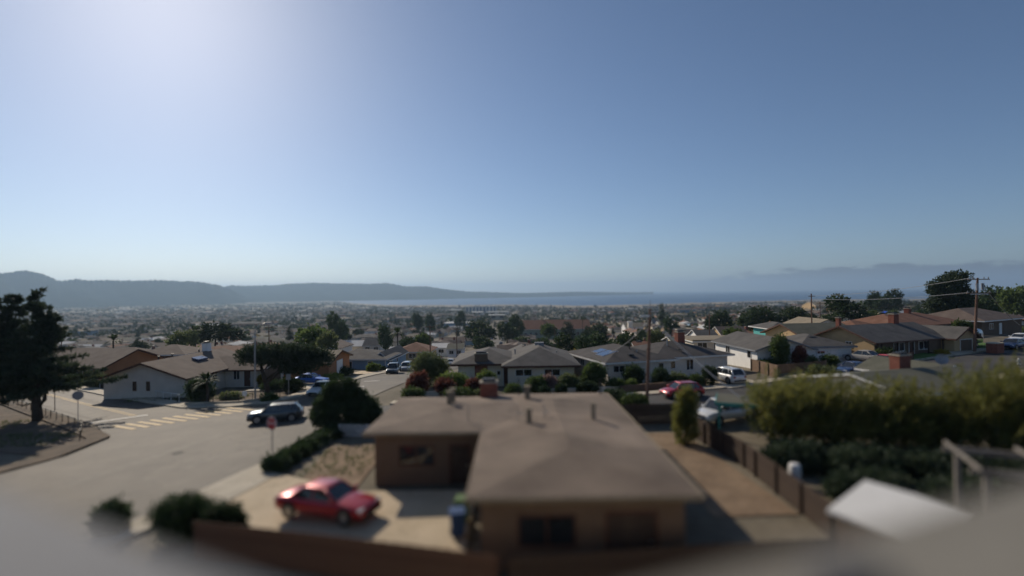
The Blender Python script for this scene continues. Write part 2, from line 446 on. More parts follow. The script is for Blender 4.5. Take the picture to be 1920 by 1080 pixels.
def cracked(m, scale=.33, wid=.010, dark=.55):
    nt = m.node_tree; N = nt.nodes; L = nt.links; b = N['Principled BSDF']
    src = b.inputs['Base Color'].links[0].from_socket
    tc_ = N.new('ShaderNodeTexCoord'); nz = N.new('ShaderNodeTexNoise'); nz.inputs['Scale'].default_value = .8
    L.new(tc_.outputs['Object'], nz.inputs['Vector'])
    ad = N.new('ShaderNodeVectorMath'); ad.operation = 'ADD'; L.new(tc_.outputs['Object'], ad.inputs[0])
    sc_ = N.new('ShaderNodeVectorMath'); sc_.operation = 'SCALE'; sc_.inputs['Scale'].default_value = 1.6; L.new(nz.outputs['Color'], sc_.inputs[0]); L.new(sc_.outputs[0], ad.inputs[1])
    v = N.new('ShaderNodeTexVoronoi'); v.feature = 'DISTANCE_TO_EDGE'; v.inputs['Scale'].default_value = scale; L.new(ad.outputs[0], v.inputs['Vector'])
    r = N.new('ShaderNodeMapRange'); r.inputs['From Max'].default_value = wid; r.inputs['To Min'].default_value = dark; r.inputs['To Max'].default_value = 1.0; L.new(v.outputs['Distance'], r.inputs['Value'])
    w = N.new('ShaderNodeTexVoronoi'); w.inputs['Scale'].default_value = .16; L.new(ad.outputs[0], w.inputs['Vector'])
    r2 = N.new('ShaderNodeMapRange'); r2.inputs['To Min'].default_value = .84; r2.inputs['To Max'].default_value = 1.14
    sx = N.new('ShaderNodeSeparateXYZ'); L.new(w.outputs['Color'], sx.inputs[0]); L.new(sx.outputs[0], r2.inputs['Value'])
    mm = N.new('ShaderNodeMath'); mm.operation = 'MULTIPLY'; L.new(r.outputs[0], mm.inputs[0]); L.new(r2.outputs[0], mm.inputs[1])
    mx = N.new('ShaderNodeVectorMath'); mx.operation = 'SCALE'; L.new(src, mx.inputs[0]); L.new(mm.outputs[0], mx.inputs['Scale'])
    L.new(mx.outputs[0], b.inputs['Base Color'])
cracked(M['asphalt']); cracked(M['asphalt_dark']); cracked(M['drive'], .5, .012, .6); cracked(M['roof_gravel'], .22, .006, .75); cracked(M['concrete'], .6, .012, .65)
def paint(name, c, metallic=.25):
    M[name] = mat(name, c, rough=.30, var=.05, scale=2, metallic=metallic, spec=.5, coat=.8)
paint('car_red', (.42, .014, .022)); paint('car_white', (.72, .72, .71), 0); paint('car_navy', (.020, .045, .13)); paint('car_blue', (.025, .13, .50))
paint('car_slate', (.085, .105, .115), .5); paint('car_silver', (.40, .41, .41), .6); paint('car_black', (.020, .021, .023)); paint('car_tan', (.33, .29, .22), .4)
M['car_cover'] = mat('car_cover', (.30, .29, .27), rough=.8, var=.12, scale=2)
def leafmat(name, c, c2, trans=.35, rnd=.18, scale=.9):
    M[name] = mat(name, c, rough=.7, col2=c2, scale=scale, rnd=rnd, trans=trans, spec=.25, thresh=(.32, .68))
leafmat('lf_cypress', (.028, .045, .026), (.065, .088, .045), .3)
leafmat('lf_dark', (.028, .050, .020), (.066, .100, .038), .3)
leafmat('lf_mid', (.060, .095, .028), (.12, .16, .05), .4)
leafmat('lf_olive', (.09, .12, .05), (.17, .19, .08), .4)
leafmat('lf_juniper', (.10, .12, .035), (.27, .25, .065), .5, scale=.55)
leafmat('lf_light', (.090, .150, .035), (.18, .22, .06), .40)
leafmat('lf_yellow', (.20, .18, .03), (.34, .25, .05), .40)
leafmat('lf_red', (.12, .045, .034), (.24, .095, .065), .4)
leafmat('lf_pink', (.20, .12, .10), (.42, .30, .26), .35)
leafmat('lf_far', (.028, .044, .022), (.070, .088, .036), .20, scale=.03)
M['bark'] = mat('bark', (.045, .036, .028), rough=.95, col2=(.090, .072, .056), scale=2, fine=(9, .3), bump=.4)

# ------------------------------------------------------------------ house parts
def window(parent, face, plane, c, z, w, h, n=2, frame='trim_white', glass='glass'):
    """face 'S' (looks to -y), 'N', 'E' (+x) or 'W' (-x); c: centre along the wall, z: sill height"""
    t, pr = .07, .06
    def B(mb, a0, a1, z0, z1, d0, d1):
        if face == 'S': mb.box(a0, a1, plane - d1, plane - d0, z0, z1)
        elif face == 'N': mb.box(a0, a1, plane + d0, plane + d1, z0, z1)
        elif face == 'E': mb.box(plane + d0, plane + d1, a0, a1, z0, z1)
        else: mb.box(plane - d1, plane - d0, a0, a1, z0, z1)
    f = MB()
    B(f, c - w / 2, c + w / 2, z, z + t, -.02, pr); B(f, c - w / 2, c + w / 2, z + h - t, z + h, -.02, pr)
    B(f, c - w / 2, c - w / 2 + t, z + t, z + h - t, -.02, pr); B(f, c + w / 2 - t, c + w / 2, z + t, z + h - t, -.02, pr)
    pw = (w - 2 * t - (n - 1) * t) / n
    for k in range(1, n):
        a = c - w / 2 + t + k * pw + (k - 1) * t
        B(f, a, a + t, z + t, z + h - t, -.02, pr - .01)
    fo = f.build('window', M[frame], parent, fix=False)
    for k in range(n):
        a = c - w / 2 + t + k * (pw + t)
        p = MB(); B(p, a, a + pw, z + t, z + h - t, -.02, .018)
        p.build('pane', M[glass], fo, fix=False)
    return fo
def door(parent, face, plane, c, w, h, m='w_brown', name='door', z=0.0, rows=0, frame='trim_white'):
    d = MB()
    def B(mb, a0, a1, z0, z1, d0, d1):
        if face == 'S': mb.box(a0, a1, plane - d1, plane - d0, z0, z1)
        elif face == 'E': mb.box(plane + d0, plane + d1, a0, a1, z0, z1)
        else: mb.box(plane - d1, plane - d0, a0, a1, z0, z1)
    if rows:
        rh = h / rows
        for k in range(rows):
            B(d, c - w / 2, c + w / 2, z + k * rh + .015, z + (k + 1) * rh - .015, -.02, .035)
        B(d, c - w / 2 + .01, c + w / 2 - .01, z, z + h, -.02, .02)
    else:
        B(d, c - w / 2, c + w / 2, z, z + h, -.02, .03)
    do = d.build(name, M[m], parent, fix=False)
    f = MB()
    for a0, a1, z0, z1 in ((c - w / 2 - .1, c - w / 2, z, z + h + .1), (c + w / 2, c + w / 2 + .1, z, z + h + .1), (c - w / 2, c + w / 2, z + h, z + h + .1)):
        B(f, a0, a1, z0, z1, -.02, .055)
    f.build('frame', M[frame], do, fix=False)
    if not rows:
        k = MB(); B(k, c + w * .36, c + w * .42, z + .95, z + 1.05, .03, .09); k.build('handle', M['alu'], do, fix=False)
    return do
def house_body(root, vols, wallm, roofm, fasciam, base=-1.2):
    """vols: (x0, x1, y0, y1, eave height, rise, 'hip' | 'gx' | 'gy' | 'flat', overhang)"""
    wb = MB(); rb = MB(); fb = MB()
    for k, (x0, x1, y0, y1, h, rise, kind, ov) in enumerate(vols):
        e = k * .004
        X0, X1, Y0, Y1 = x0 - ov, x1 + ov, y0 - ov, y1 + ov
        if kind in ('hip', 'flat'):
            wb.box(x0, x1, y0, y1, base, h - .01 - e)
            zt, zb = h + .07 + e, h - .10 + e
            if kind == 'flat':
                rb.box(X0, X1, Y0, Y1, zb, zt + rise)
            else:
                W, D = X1 - X0, Y1 - Y0; i = min(W, D) / 2
                if W >= D:
                    r0, r1 = (X0 + i, (Y0 + Y1) / 2, h + rise + e), (X1 - i, (Y0 + Y1) / 2, h + rise + e)
                    fs = [(4, 5, 9, 8), (6, 7, 8, 9), (5, 6, 9), (7, 4, 8)]
                else:
                    r0, r1 = ((X0 + X1) / 2, Y0 + i, h + rise + e), ((X0 + X1) / 2, Y1 - i, h + rise + e)
                    fs = [(4, 5, 8), (5, 6, 9, 8), (6, 7, 9), (7, 4, 8, 9)]
                rb.add([(X0, Y0, zb), (X1, Y0, zb), (X1, Y1, zb), (X0, Y1, zb), (X0, Y0, zt), (X1, Y0, zt), (X1, Y1, zt), (X0, Y1, zt), r0, r1],
                       [(3, 2, 1, 0), (0, 1, 5, 4), (1, 2, 6, 5), (2, 3, 7, 6), (3, 0, 4, 7)] + fs)
            p, q0, q1 = .025, h - .16 + e, h + .045 + e
            fb.box(X0 - p, X1 + p, Y0 - p, Y0 + .03, q0, q1); fb.box(X0 - p, X1 + p, Y1 - .03, Y1 + p, q0, q1)
            fb.box(X0 - p, X0 + .03, Y0 + .03, Y1 - .03, q0, q1); fb.box(X1 - .03, X1 + p, Y0 + .03, Y1 - .03, q0, q1)
        else:
            a0, a1, b0, b1 = (y0, y1, x0, x1) if kind == 'gx' else (x0, x1, y0, y1)
            mid, half = (a0 + a1) / 2, (a1 - a0) / 2
            s = rise / half; t = .17
            ax = 'x' if kind == 'gx' else 'y'
            wb.prism([(a0, base), (a1, base), (a1, h - .08), (mid, h + rise - .08), (a0, h - .08)], ax, b0, b1)
            ze = h - ov * s + e
            rb.prism([(a0 - ov, ze - t), (mid, h + rise - t + e), (a1 + ov, ze - t), (a1 + ov, ze), (mid, h + rise + e), (a0 - ov, ze)], ax, b0 - ov, b1 + ov)
            for end, sg in ((b0 - ov, -1), (b1 + ov, 1)):
                fb.prism([(a0 - ov, ze - t - .05), (mid, h + rise - t - .05 + e), (a1 + ov, ze - t - .05), (a1 + ov, ze - .02), (mid, h + rise - .02 + e), (a0 - ov, ze - .02)],
                         ax, min(end, end + sg * .03) - .012, max(end, end + sg * .03))
            for a, sg in ((a0 - ov, -1), (a1 + ov, 1)):
                lo, hi = sorted((a - sg * .02, a + sg * .03))
                fb.prism([(lo, ze - t - .03), (hi, ze - t - .03), (hi, ze - .015), (lo, ze - .015)], ax, b0 - ov + .02, b1 + ov - .02)
    w = wb.build('wall', M[wallm], root); r = rb.build('roof', M[roofm], root)
    if fasciam:
        fb.build('fascia', M[fasciam], root)
    return w, r
def pipe(parent, x, y, z0, z1, r, m='steel', cap=True, name='vent_pipe'):
    p = MB().tube([(x, y, z0), (x, y, z1)], r, 10)
    if cap: p.tube([(x, y, z1 - .02), (x, y, z1 + .07)], r * 1.35, 10)
    return p.build(name, M[m], parent)
def chimney(parent, x0, x1, y0, y1, z0, z1, m='brick', cap='concrete'):
    c = MB().box(x0, x1, y0, y1, z0, z1).build('chimney', M[m], parent, fix=False)
    MB().box(x0 - .06, x1 + .06, y0 - .06, y1 + .06, z1 + .002, z1 + .10).build('cap', M[cap], c, fix=False)
    MB().box(x0 + .15, x1 - .15, y0 + .12, y1 - .12, z1 + .102, z1 + .28).build('flue', M['dark_metal'], c, fix=False)
    return c

# ------------------------------------------------------------------ vehicles
def arr_loft(xs, half, mb, mi=0):
    rings = []
    for x, pts in zip(xs, half):
        L = [(x, y, z) for y, z in pts]
        R = [(x, -y, z) for y, z in reversed(pts)]
        rings.append(L + R)
    mb.loft(rings, True, True, mi)
def car(name, label, loc, rz, paintm, kind='sedan', group=None, L=4.6, W=1.80, H=1.45, detail=True, tilt=None):
    root = thing(name, label, {'suv': 'car', 'sedan': 'car', 'hatch': 'car', 'pickup': 'truck'}[kind], loc, rz, group)
    w = W / 2; f, b = L / 2, -L / 2
    K = {'sedan': dict(wb=.95, rf=.30, rr=-.85, bb=-1.50, hood=.78, belt=.93, boot=.98, tail=.92),
         'hatch': dict(wb=1.25, rf=.45, rr=-1.35, bb=-1.95, hood=.80, belt=.95, boot=1.0, tail=.95),
         'suv': dict(wb=1.05, rf=.40, rr=-1.75, bb=-2.18, hood=.98, belt=1.06, boot=1.08, tail=1.02),
         'pickup': dict(wb=1.25, rf=.70, rr=-.45, bb=-.62, hood=1.02, belt=1.10, boot=1.05, tail=1.04)}[kind]
    s = L / 4.6
    wbx, rfx, rrx, bbx = (K[k] * s for k in ('wb', 'rf', 'rr', 'bb'))
    zl = .22 if kind != 'pickup' else .36
    def sec(wd, top, low=zl, bulge=.0):
        return [(wd * .80, low), (wd * .96, low + .10), (wd, low + (top - low) * .45), (wd * .985, low + (top - low) * .72), (wd * .93, top - .035), (wd * .80, top), (0.001, top + .02)]
    xs = [f, f - .07, f - .30, wbx + .55, wbx, rfx, rrx, bbx, b + .25, b + .05, b]
    hood = K['hood']
    tops = [hood - .22, hood - .10, hood - .03, hood + .03, K['belt'], K['belt'], K['belt'], K['boot'], K['tail'], K['tail'] - .06, K['tail'] - .20]
    wds = [w * .80, w * .90, w * .97, w, w, w, w, w, w * .98, w * .93, w * .86]
    lows = [zl + .10, zl + .03, zl, zl, zl, zl, zl, zl, zl + .03, zl + .08, zl + .14]
    mb = MB()
    arr_loft(xs, [sec(a, t, l) for a, t, l in zip(wds, tops, lows)], mb)
    body = mb.build('body', M[paintm], root, smooth=True)
    # greenhouse
    zb = K['belt'] - .02; zr = H - .06; wt = w * .74; wbt = w * .93
    gh = MB()
    gh.add([(wbx, wbt * .92, zb), (wbx, -wbt * .92, zb), (bbx, -wbt * .93, zb), (bbx, wbt * .93, zb),
            (rfx, wt, zr), (rfx, -wt, zr), (rrx, -wt * .97, zr), (rrx, wt * .97, zr)],
           [(0, 1, 5, 4), (1, 2, 6, 5), (2, 3, 7, 6), (3, 0, 4, 7), (4, 5, 6, 7)])
    gh.build('windows', M['glass'], root)
    rp = MB()
    m_ = (rfx + rrx) / 2
    arr_loft([rfx + .06, rfx - .15, m_, rrx + .2, rrx - .05],
             [[(wt * .9, zr - .01), (wt * .98, zr + .01), (wt * .8, zr + .035), (.001, zr + .04)],
              [(wt * 1.03, zr - .02), (wt * 1.03, zr + .02), (wt * .86, zr + .055), (.001, zr + .07)],
              [(wt * 1.03, zr - .02), (wt * 1.03, zr + .02), (wt * .86, zr + .06), (.001, zr + .08)],
              [(wt * 1.01, zr - .02), (wt * 1.01, zr + .02), (wt * .85, zr + .05), (.001, zr + .065)],
              [(wt * .93, zr - .01), (wt * .95, zr + .01), (wt * .8, zr + .03), (.001, zr + .04)]], rp)
    rp.build('roof', M[paintm], root, smooth=True)
    def pillar(a, b_, r): MB().tube([a, b_], r, 6).build('pillar', M[paintm], root, smooth=True)
    for sd in (1, -1):
        pillar((wbx + .03, sd * wbt * .92, zb), (rfx, sd * wt, zr), .045)
        pillar((bbx, sd * wbt * .93, zb), (rrx, sd * wt * .97, zr), .085 if kind != 'sedan' else .06)
        for q in ((.5,) if kind in ('sedan', 'pickup') else (.42, .78)):
            xb = wbx + (bbx - wbx) * q; xt = rfx + (rrx - rfx) * q
            pillar((xb, sd * wbt * .935, zb), (xt, sd * wt * .99, zr), .035)
    if kind == 'pickup':
        MB().box(b + .10, bbx - .12, -w * .78, w * .78, K['boot'] - .05, K['boot'] + .035).build('bed', M['plastic_dark'], root, fix=False)
    # wheels
    R = .33 if kind in ('sedan', 'hatch') else .37
    for fx in (f - .88 * s, b + .85 * s):
        for sd in (1, -1):
            ar = MB().disc((fx, sd * (w - .005), R + .03), R + .075, 'y', 18, th=.025); ar.build('wheel_arch', M['plastic_dark'], root)
            prof = [(.0, R * .80), (.02, R * .95), (.06, R), (.16, R), (.20, R * .95), (.22, R * .80)]
            y0 = w + .02 if sd > 0 else -w - .02
            rings = [[(fx + rr_ * math.cos(2 * math.pi * i / 18), y0 - sd * d, R + rr_ * math.sin(2 * math.pi * i / 18)) for i in range(18)] for d, rr_ in prof]
            ty = MB().loft(rings).build('wheel', M['tyre'], root, smooth=False)
            MB().disc((fx, y0 + sd * .004, R), R * .66, 'y', 14, th=.03).build('rim', M['rim'], ty)
    if detail:
        for sd in (1, -1):
            MB().cbox(f - .30, f - .075, sd * w * .70 - .20, sd * w * .70 + .18, hood - .20, hood - .065, .03).build('headlight', M['lamp'], root)
            MB().cbox(b - .012, b + .14, sd * w * .74 - .13, sd * w * .74 + .13, K['tail'] - .27, K['tail'] - .10, .02).build('tail_light', M['tail'], root)
            MB().cbox(wbx - .22, wbx - .08, sd * (w + .09) - .09, sd * (w + .09) + .09, zb + .02, zb + .17, .03).build('wing_mirror', M[paintm], root)
        MB().box(f - .10, f + .015, -w * .55, w * .55, hood - .36, hood - .22).build('grille', M['plastic_dark'], root, fix=False)
        MB().cbox(f - .16, f + .03, -w * .82, w * .82, zl + .08, zl + .22, .03).build('front_bumper', M['plastic_dark'], root)
        MB().cbox(b - .04, b + .16, -w * .84, w * .84, zl + .14, zl + .30, .03).build('rear_bumper', M['plastic_dark'], root)
        MB().box(b - .055, b - .03, -.26, .26, zl + .36, zl + .50).build('number_plate', M['plate'], root, fix=False)
        if kind == 'suv':
            for sd in (1, -1):
                MB().tube([(rfx - .2, sd * wt * .86, zr + .10), (rrx + .15, sd * wt * .84, zr + .10)], .022, 6).build('roof_rail', M['plastic_dark'], root)
    if tilt:
        root.rotation_euler = (tilt[0], tilt[1], rz)
    return root

# ------------------------------------------------------------------ plants
def quad_mesh(name, V, material):
    """V: (n, 4, 3) corners of n leaf faces"""
    n = len(V)
    me = bpy.data.meshes.new(name)
    me.vertices.add(n * 4); me.loops.add(n * 4); me.polygons.add(n)
    me.vertices.foreach_set('co', V.reshape(-1).astype(np.float32))
    me.loops.foreach_set('vertex_index', np.arange(n * 4, dtype=np.int32))
    me.polygons.foreach_set('loop_start', np.arange(0, n * 4, 4, dtype=np.int32))
    me.polygons.foreach_set('loop_total', np.full(n, 4, dtype=np.int32))
    me.materials.append(material)
    me.update(calc_edges=True)
    return me
def unit(a):
    return a / (np.linalg.norm(a, axis=-1, keepdims=True) + 1e-9)
def leaves(blobs, nclump, per, cr, leaf, up=.3, seed=0, shell=.55, out=.8, spread=.7):
    rg = np.random.default_rng(seed)
    B = np.array(blobs, float)
    wgt = (B[:, 3] * B[:, 4] * B[:, 5]) ** .67; wgt /= wgt.sum()
    bi = rg.choice(len(B), nclump, p=wgt)
    d = unit(rg.normal(size=(nclump, 3)))
    rad = shell + (1 - shell) * rg.random(nclump) ** .7 + rg.normal(size=nclump) * .05
    c = B[bi, :3] + d * B[bi, 3:] * rad[:, None]
    axis = unit(d * out + np.array([0, 0, up]) + rg.normal(size=(nclump, 3)) * .25)
    c = np.repeat(c, per, 0); axis = np.repeat(axis, per, 0)
    n = len(c)
    p = c + rg.normal(size=(n, 3)) * cr
    a = unit(axis + rg.normal(size=(n, 3)) * spread)
    l = leaf[0] * (.6 + .8 * rg.random(n))[:, None]; w = leaf[1] * (.6 + .8 * rg.random(n))[:, None]
    sdv = unit(np.cross(a, rg.normal(size=(n, 3))))
    V = np.stack([p, p + a * l * .5 + sdv * w, p + a * l, p + a * l * .5 - sdv * w], 1)
    return V
def shoots(blobs, n, length, per, lean, leaf, up, seed, out=.8):
    """feathery sprays that stand out of the crown's surface"""
    rg = np.random.default_rng(seed + 500); B = np.array(blobs, float)
    wgt = (B[:, 3] * B[:, 4] * B[:, 5]) ** .5; wgt /= wgt.sum()
    bi = rg.choice(len(B), n, p=wgt); d = unit(rg.normal(size=(n, 3)) + np.array([0, 0, .35])); p0 = B[bi, :3] + d * B[bi, 3:] * .85
    ax = unit(d * out + np.array([lean, 0, up]) + rg.normal(size=(n, 3)) * .25); L = length * rg.uniform(.4, 1.0, (n, 1))
    t = np.tile(np.linspace(0, 1, per), n)[:, None]
    P = p0.repeat(per, 0) + ax.repeat(per, 0) * L.repeat(per, 0) * t
    a = unit(ax.repeat(per, 0) * 1.0 + rg.normal(size=(n * per, 3)) * .55); l = leaf[0] * (1.15 - .7 * t) * rg.uniform(.7, 1.2, (n * per, 1)); w = leaf[1] * (1.1 - .5 * t)
    sdv = unit(np.cross(a, rg.normal(size=(n * per, 3))))
    return np.stack([P, P + a * l * .5 + sdv * w, P + a * l, P + a * l * .5 - sdv * w], 1)
def blades(P, ax, leaf, seed, spread):
    rg = np.random.default_rng(seed); n = len(P)
    a = unit(ax + rg.normal(size=(n, 3)) * spread); l = leaf[0] * rg.uniform(.6, 1.3, (n, 1)); w = leaf[1] * rg.uniform(.6, 1.3, (n, 1))
    sdv = unit(np.cross(a, rg.normal(size=(n, 3))))
    return np.stack([P, P + a * l * .5 + sdv * w, P + a * l, P + a * l * .5 - sdv * w], 1)
def conifer_leaves(stems, z0, R, nb, seed, right=1.0):
    """flat tiers of branches on one or more stems (x, y, height), sprays along the outer part of each"""
    rg = np.random.default_rng(seed); PP, AA = [], []
    for sx, sy, H in stems:
        for k in range(nb):
            t = rg.random() ** .95; z = z0 + (H - z0 - .2) * t; a = rg.random() * 2 * np.pi
            L = (R * (1 - t) ** 1.35 * rg.uniform(.5, 1.05) + .26) * (right if np.cos(a) > 0 else 1)
            m = int(10 + L * 13); s_ = rg.uniform(.18, 1, m)[:, None]
            d = np.array([np.cos(a), np.sin(a) * .85, 0])
            P = np.array([sx, sy, z]) + d * L * s_ + np.array([0, 0, 1]) * (.10 * L * s_ ** 2 - .03 * L * s_) + rg.normal(size=(m, 3)) * np.array([.20, .20, .07]) * (1.25 - s_)
            PP.append(P.repeat(4, 0)); AA.append(np.repeat((d * .9 + np.array([0, 0, .22]))[None], m * 4, 0))
    return blades(np.concatenate(PP), np.concatenate(AA), (.46, .06), seed + 1, .55)
def flame_leaves(R, H, n, seed, lean=.5):
    """upright, twisting sprays, each a tapering plume of small needles"""
    rg = np.random.default_rng(seed); PP, AA = [], []
    for k in range(n):
        a = rg.random() * 2 * np.pi; q = rg.random() ** .5; hh = H * rg.uniform(.08, .88) * (1 - .25 * q)
        p0 = np.array([R * q * np.cos(a), R * .8 * q * np.sin(a), hh])
        ax = np.array([np.cos(a) * .45 * q + lean + rg.normal() * .22, np.sin(a) * .45 * q + rg.normal() * .22, 1.0]); ax /= np.linalg.norm(ax)
        L = rg.uniform(.6, 2.1); m = 70; t = rg.random(m)[:, None]
        bow = np.array([rg.normal(), rg.normal(), 0]) * .22
        P = p0 + ax * L * t + bow * t ** 2 + rg.normal(size=(m, 3)) * (.20 * (1.05 - t) ** .8)
        PP.append(P); AA.append(np.repeat(ax[None], m, 0))
    return blades(np.concatenate(PP), np.concatenate(AA), (.24, .030), seed + 1, .45)
def raw_crown(name, V, m, parent):
    o = bpy.data.objects.new(name, quad_mesh(name, V, M[m])); COL.objects.link(o); o.parent = parent
    return o
def crown(name, blobs, nclump, per, cr, leaf, m, parent=None, spray=None, **k):
    V = leaves(blobs, nclump, per, cr, leaf, **k)
    if spray: V = np.concatenate([V, shoots(blobs, *spray, leaf, k.get('up', .3), k.get('seed', 0))])
    o = bpy.data.objects.new(name, quad_mesh(name, V, M[m]))
    COL.objects.link(o)
    if parent is not None: o.parent = parent
    return o
def plant(name, label, cat, loc, blobs, nclump, per, cr, leaf, m, trunk=None, group=None, part='foliage', limbs=(), V=None, **k):
    root = thing(name, label, cat, loc, 0, group)
    if V is not None: raw_crown(part, V if blobs is None else np.concatenate([V, leaves(blobs, nclump, per, cr, leaf, **k)]), m, root)
    else: crown(part, blobs, nclump, per, cr, leaf, m, root, **k)
    if trunk:
        t = MB()
        t.tube(trunk[0], trunk[1], 9)
        for pts, rads in limbs: t.tube(pts, rads, 6)
        t.build('trunk' if cat == 'tree' else 'stem', M['bark'], root, smooth=True)
    return root
# ------------------------------------------------------------------ roads, pavements, yards
def resample(pts, step):
    pts = [Vector((p[0], p[1])) for p in pts]; out = []
    n = max(2, int(sum((pts[i + 1] - pts[i]).length for i in range(len(pts) - 1)) / step) + 1)
    seg = [0.0]
    for i in range(len(pts) - 1): seg.append(seg[-1] + (pts[i + 1] - pts[i]).length)
    for k in range(n + 1):
        t = seg[-1] * k / n
        i = max(j for j in range(len(pts) - 1) if seg[j] <= t + 1e-9)
        f = (t - seg[i]) / max(1e-9, seg[i + 1] - seg[i])
        out.append(pts[i].lerp(pts[i + 1], min(1, f)))
    return out
def ribbon(name, Lp, Rp, dz, m, step=1.6, thick=0.0, parent=None, cross=None):
    n = max(8, int(sum((Vector(Lp[i + 1][:2]) - Vector(Lp[i][:2])).length for i in range(len(Lp) - 1)) / step))
    def rs(P):
        P = [Vector((p[0], p[1])) for p in P]; res = []
        for k in range(n + 1):
            t = k / n * (len(P) - 1); i = min(int(t), len(P) - 2)
            res.append(P[i].lerp(P[i + 1], t - i))
        return res
    A, B = rs(Lp), rs(Rp)
    c = cross or max(1, int((A[0] - B[0]).length / step))
    mb = MB(); vs = []
    for a, b in zip(A, B):
        for j in range(c + 1):
            p = a.lerp(b, j / c); vs.append((p.x, p.y, g(p.x, p.y) + dz))
    w = c + 1
    fs = [(i * w + j, i * w + j + 1, (i + 1) * w + j + 1, (i + 1) * w + j) for i in range(n) for j in range(c)]
    mb.add(vs, fs)
    if thick:
        for j in (0, c):
            o = [vs[i * w + j] for i in range(n + 1)]
            mb.loft([o, [(x, y, z - thick) for x, y, z in o]], False, False, closed=False)
    o = mb.build(name, M[m], parent, fix=True)
    if parent is None: tag(o, kind='structure')
    return o
main_L = [(-44, 2), (-37, 24), (-33.5, 37), (-31, 45), (-28, 53.6), (-24.8, 58), (-23.4, 72), (-22, 90), (-18, 150)]
main_R = [(-29, 2), (-18.6, 24), (-15.6, 37), (-15.4, 45), (-15.6, 52), (-15.8, 58), (-14.2, 72), (-12.6, 90), (-9, 150)]
ribbon('road', main_L, main_R, .062, 'asphalt')
side_far = [(-120, 108), (-74.4, 79.3), (-51.6, 64.3), (-36, 55), (-27.5, 54.2)]
side_near = [(-112, 97), (-66, 66.3), (-49, 54.6), (-39.4, 48), (-30, 44)]
ribbon('road', side_far, side_near, .052, 'asphalt')
right_far = [(-15.7, 50.8), (0, 50.5), (12, 51.5), (25, 54.5), (38, 59), (50, 63.5), (62, 68.5), (80, 77), (120, 96)]
right_near = [(-15.5, 42.5), (0, 42.4), (13, 43), (27.5, 46), (41.5, 51), (53.5, 55.4), (66, 60.4), (84.5, 69), (124, 88)]
ribbon('road', right_far, right_near, .057, 'asphalt_dark')
def off(P, d):
    P = [Vector((p[0], p[1])) for p in P]; r = []
    for i, p in enumerate(P):
        t = (P[min(i + 1, len(P) - 1)] - P[max(i - 1, 0)]).normalized()
        r.append((p.x - t.y * d, p.y + t.x * d))
    return r
far_walk = [(-120, 108), (-74.4, 79.3), (-51.6, 64.3), (-36, 55), (-30.5, 54.6), (-26.6, 56.2), (-24.8, 59), (-23.4, 72), (-22, 90), (-18, 150)]
ribbon('pavement', far_walk, off(far_walk, 2.0), .17, 'concrete', thick=.25, cross=2)
k_r = [(-29, 2), (-18.6, 24), (-15.6, 37), (-15.0, 41.0)]
ribbon('pavement', k_r, off(k_r, -1.7), .17, 'concrete', thick=.25, cross=2)
k_l = [(-44, 2), (-37, 24), (-33.5, 37), (-34.5, 43.5), (-39.4, 47.4), (-49, 54.0), (-66, 65.7), (-112, 96.4)]
ribbon('verge', k_l, off(k_l, 1.6), .165, 'dirt_dark', thick=.25, cross=2)
ribbon('road', [(-40.6, 49.4), (-38.4, 47.0), (-34.2, 43.0), (-33.2, 37.2)], [(-33, 51), (-30, 48), (-28, 44), (-27, 38)], .046, 'asphalt')
k_f = [(-12.5, 51.2), (0, 50.9), (12, 51.9), (25, 54.9), (38, 59.4), (50, 63.9), (62, 68.9), (80, 77.4), (120, 96.4)]
ribbon('pavement', k_f, off(k_f, 1.6), .16, 'concrete', thick=.22, cross=2)
k_n = [(-12.5, 42.0), (0, 42.0), (13, 42.6), (27.5, 45.6), (41.5, 50.6), (53.5, 55.0), (66, 60.0), (84.5, 68.6), (124, 87.6)]
ribbon('pavement', k_n, off(k_n, -1.6), .16, 'concrete', thick=.22, cross=2)
# painted markings: the ladder crossing, the stop line and the centre line of the side street
def marking_quad(mb, a, b, w, dz):
    a = Vector(a); b = Vector(b); t = (b - a).normalized(); nrm = Vector((-t.y, t.x)) * w / 2
    k = max(1, int((b - a).length / 1.2)); vs = []
    for i in range(k + 1):
        p = a.lerp(b, i / k)
        for q in (p + nrm, p - nrm): vs.append((q.x, q.y, g(q.x, q.y) + dz))
    mb.add(vs, [(2 * i, 2 * i + 1, 2 * i + 3, 2 * i + 2) for i in range(k)])
cw = thing('crosswalk', 'yellow ladder crossing painted across the side street mouth', 'crosswalk', (0, 0, 0))
A0, A1 = Vector((-37.4, 47.6)), Vector((-30.6, 54.4)); Bd = Vector((.80, -.42)).normalized()
for k in range(11):
    p = A0.lerp(A1, k / 10.0)
    mb = MB(); marking_quad(mb, p - Bd * .2, p + Bd * (3.5 + .06 * k), .42, .075)
    mb.build('stripe', M['paint_yellow'], cw, fix=False)
mb = MB(); marking_quad(mb, (-41.0, 49.2), (-37.6, 52.2), .45, .074)
tag(mb.build('stop_line', M['paint_white'], fix=False), 'white stop line painted before the yellow crossing', 'road marking')
for d in (-.16, .16):
    mb = MB(); q0, q1 = Vector((-112, 102.2)), Vector((-38.4, 52.4))
    P = [(-112, 102.3), (-70, 72.7), (-50.2, 59.4), (-38.8, 52.0)]
    for i in range(3): marking_quad(mb, Vector(P[i]) + Vector((.5, .8)) * d, Vector(P[i + 1]) + Vector((.5, .8)) * d, .14, .073)
    tag(mb.build('centre_line', M['paint_yellow'], fix=False), ['far', 'near'][d < 0] + ' stripe of the double yellow line along the side street', 'road marking')
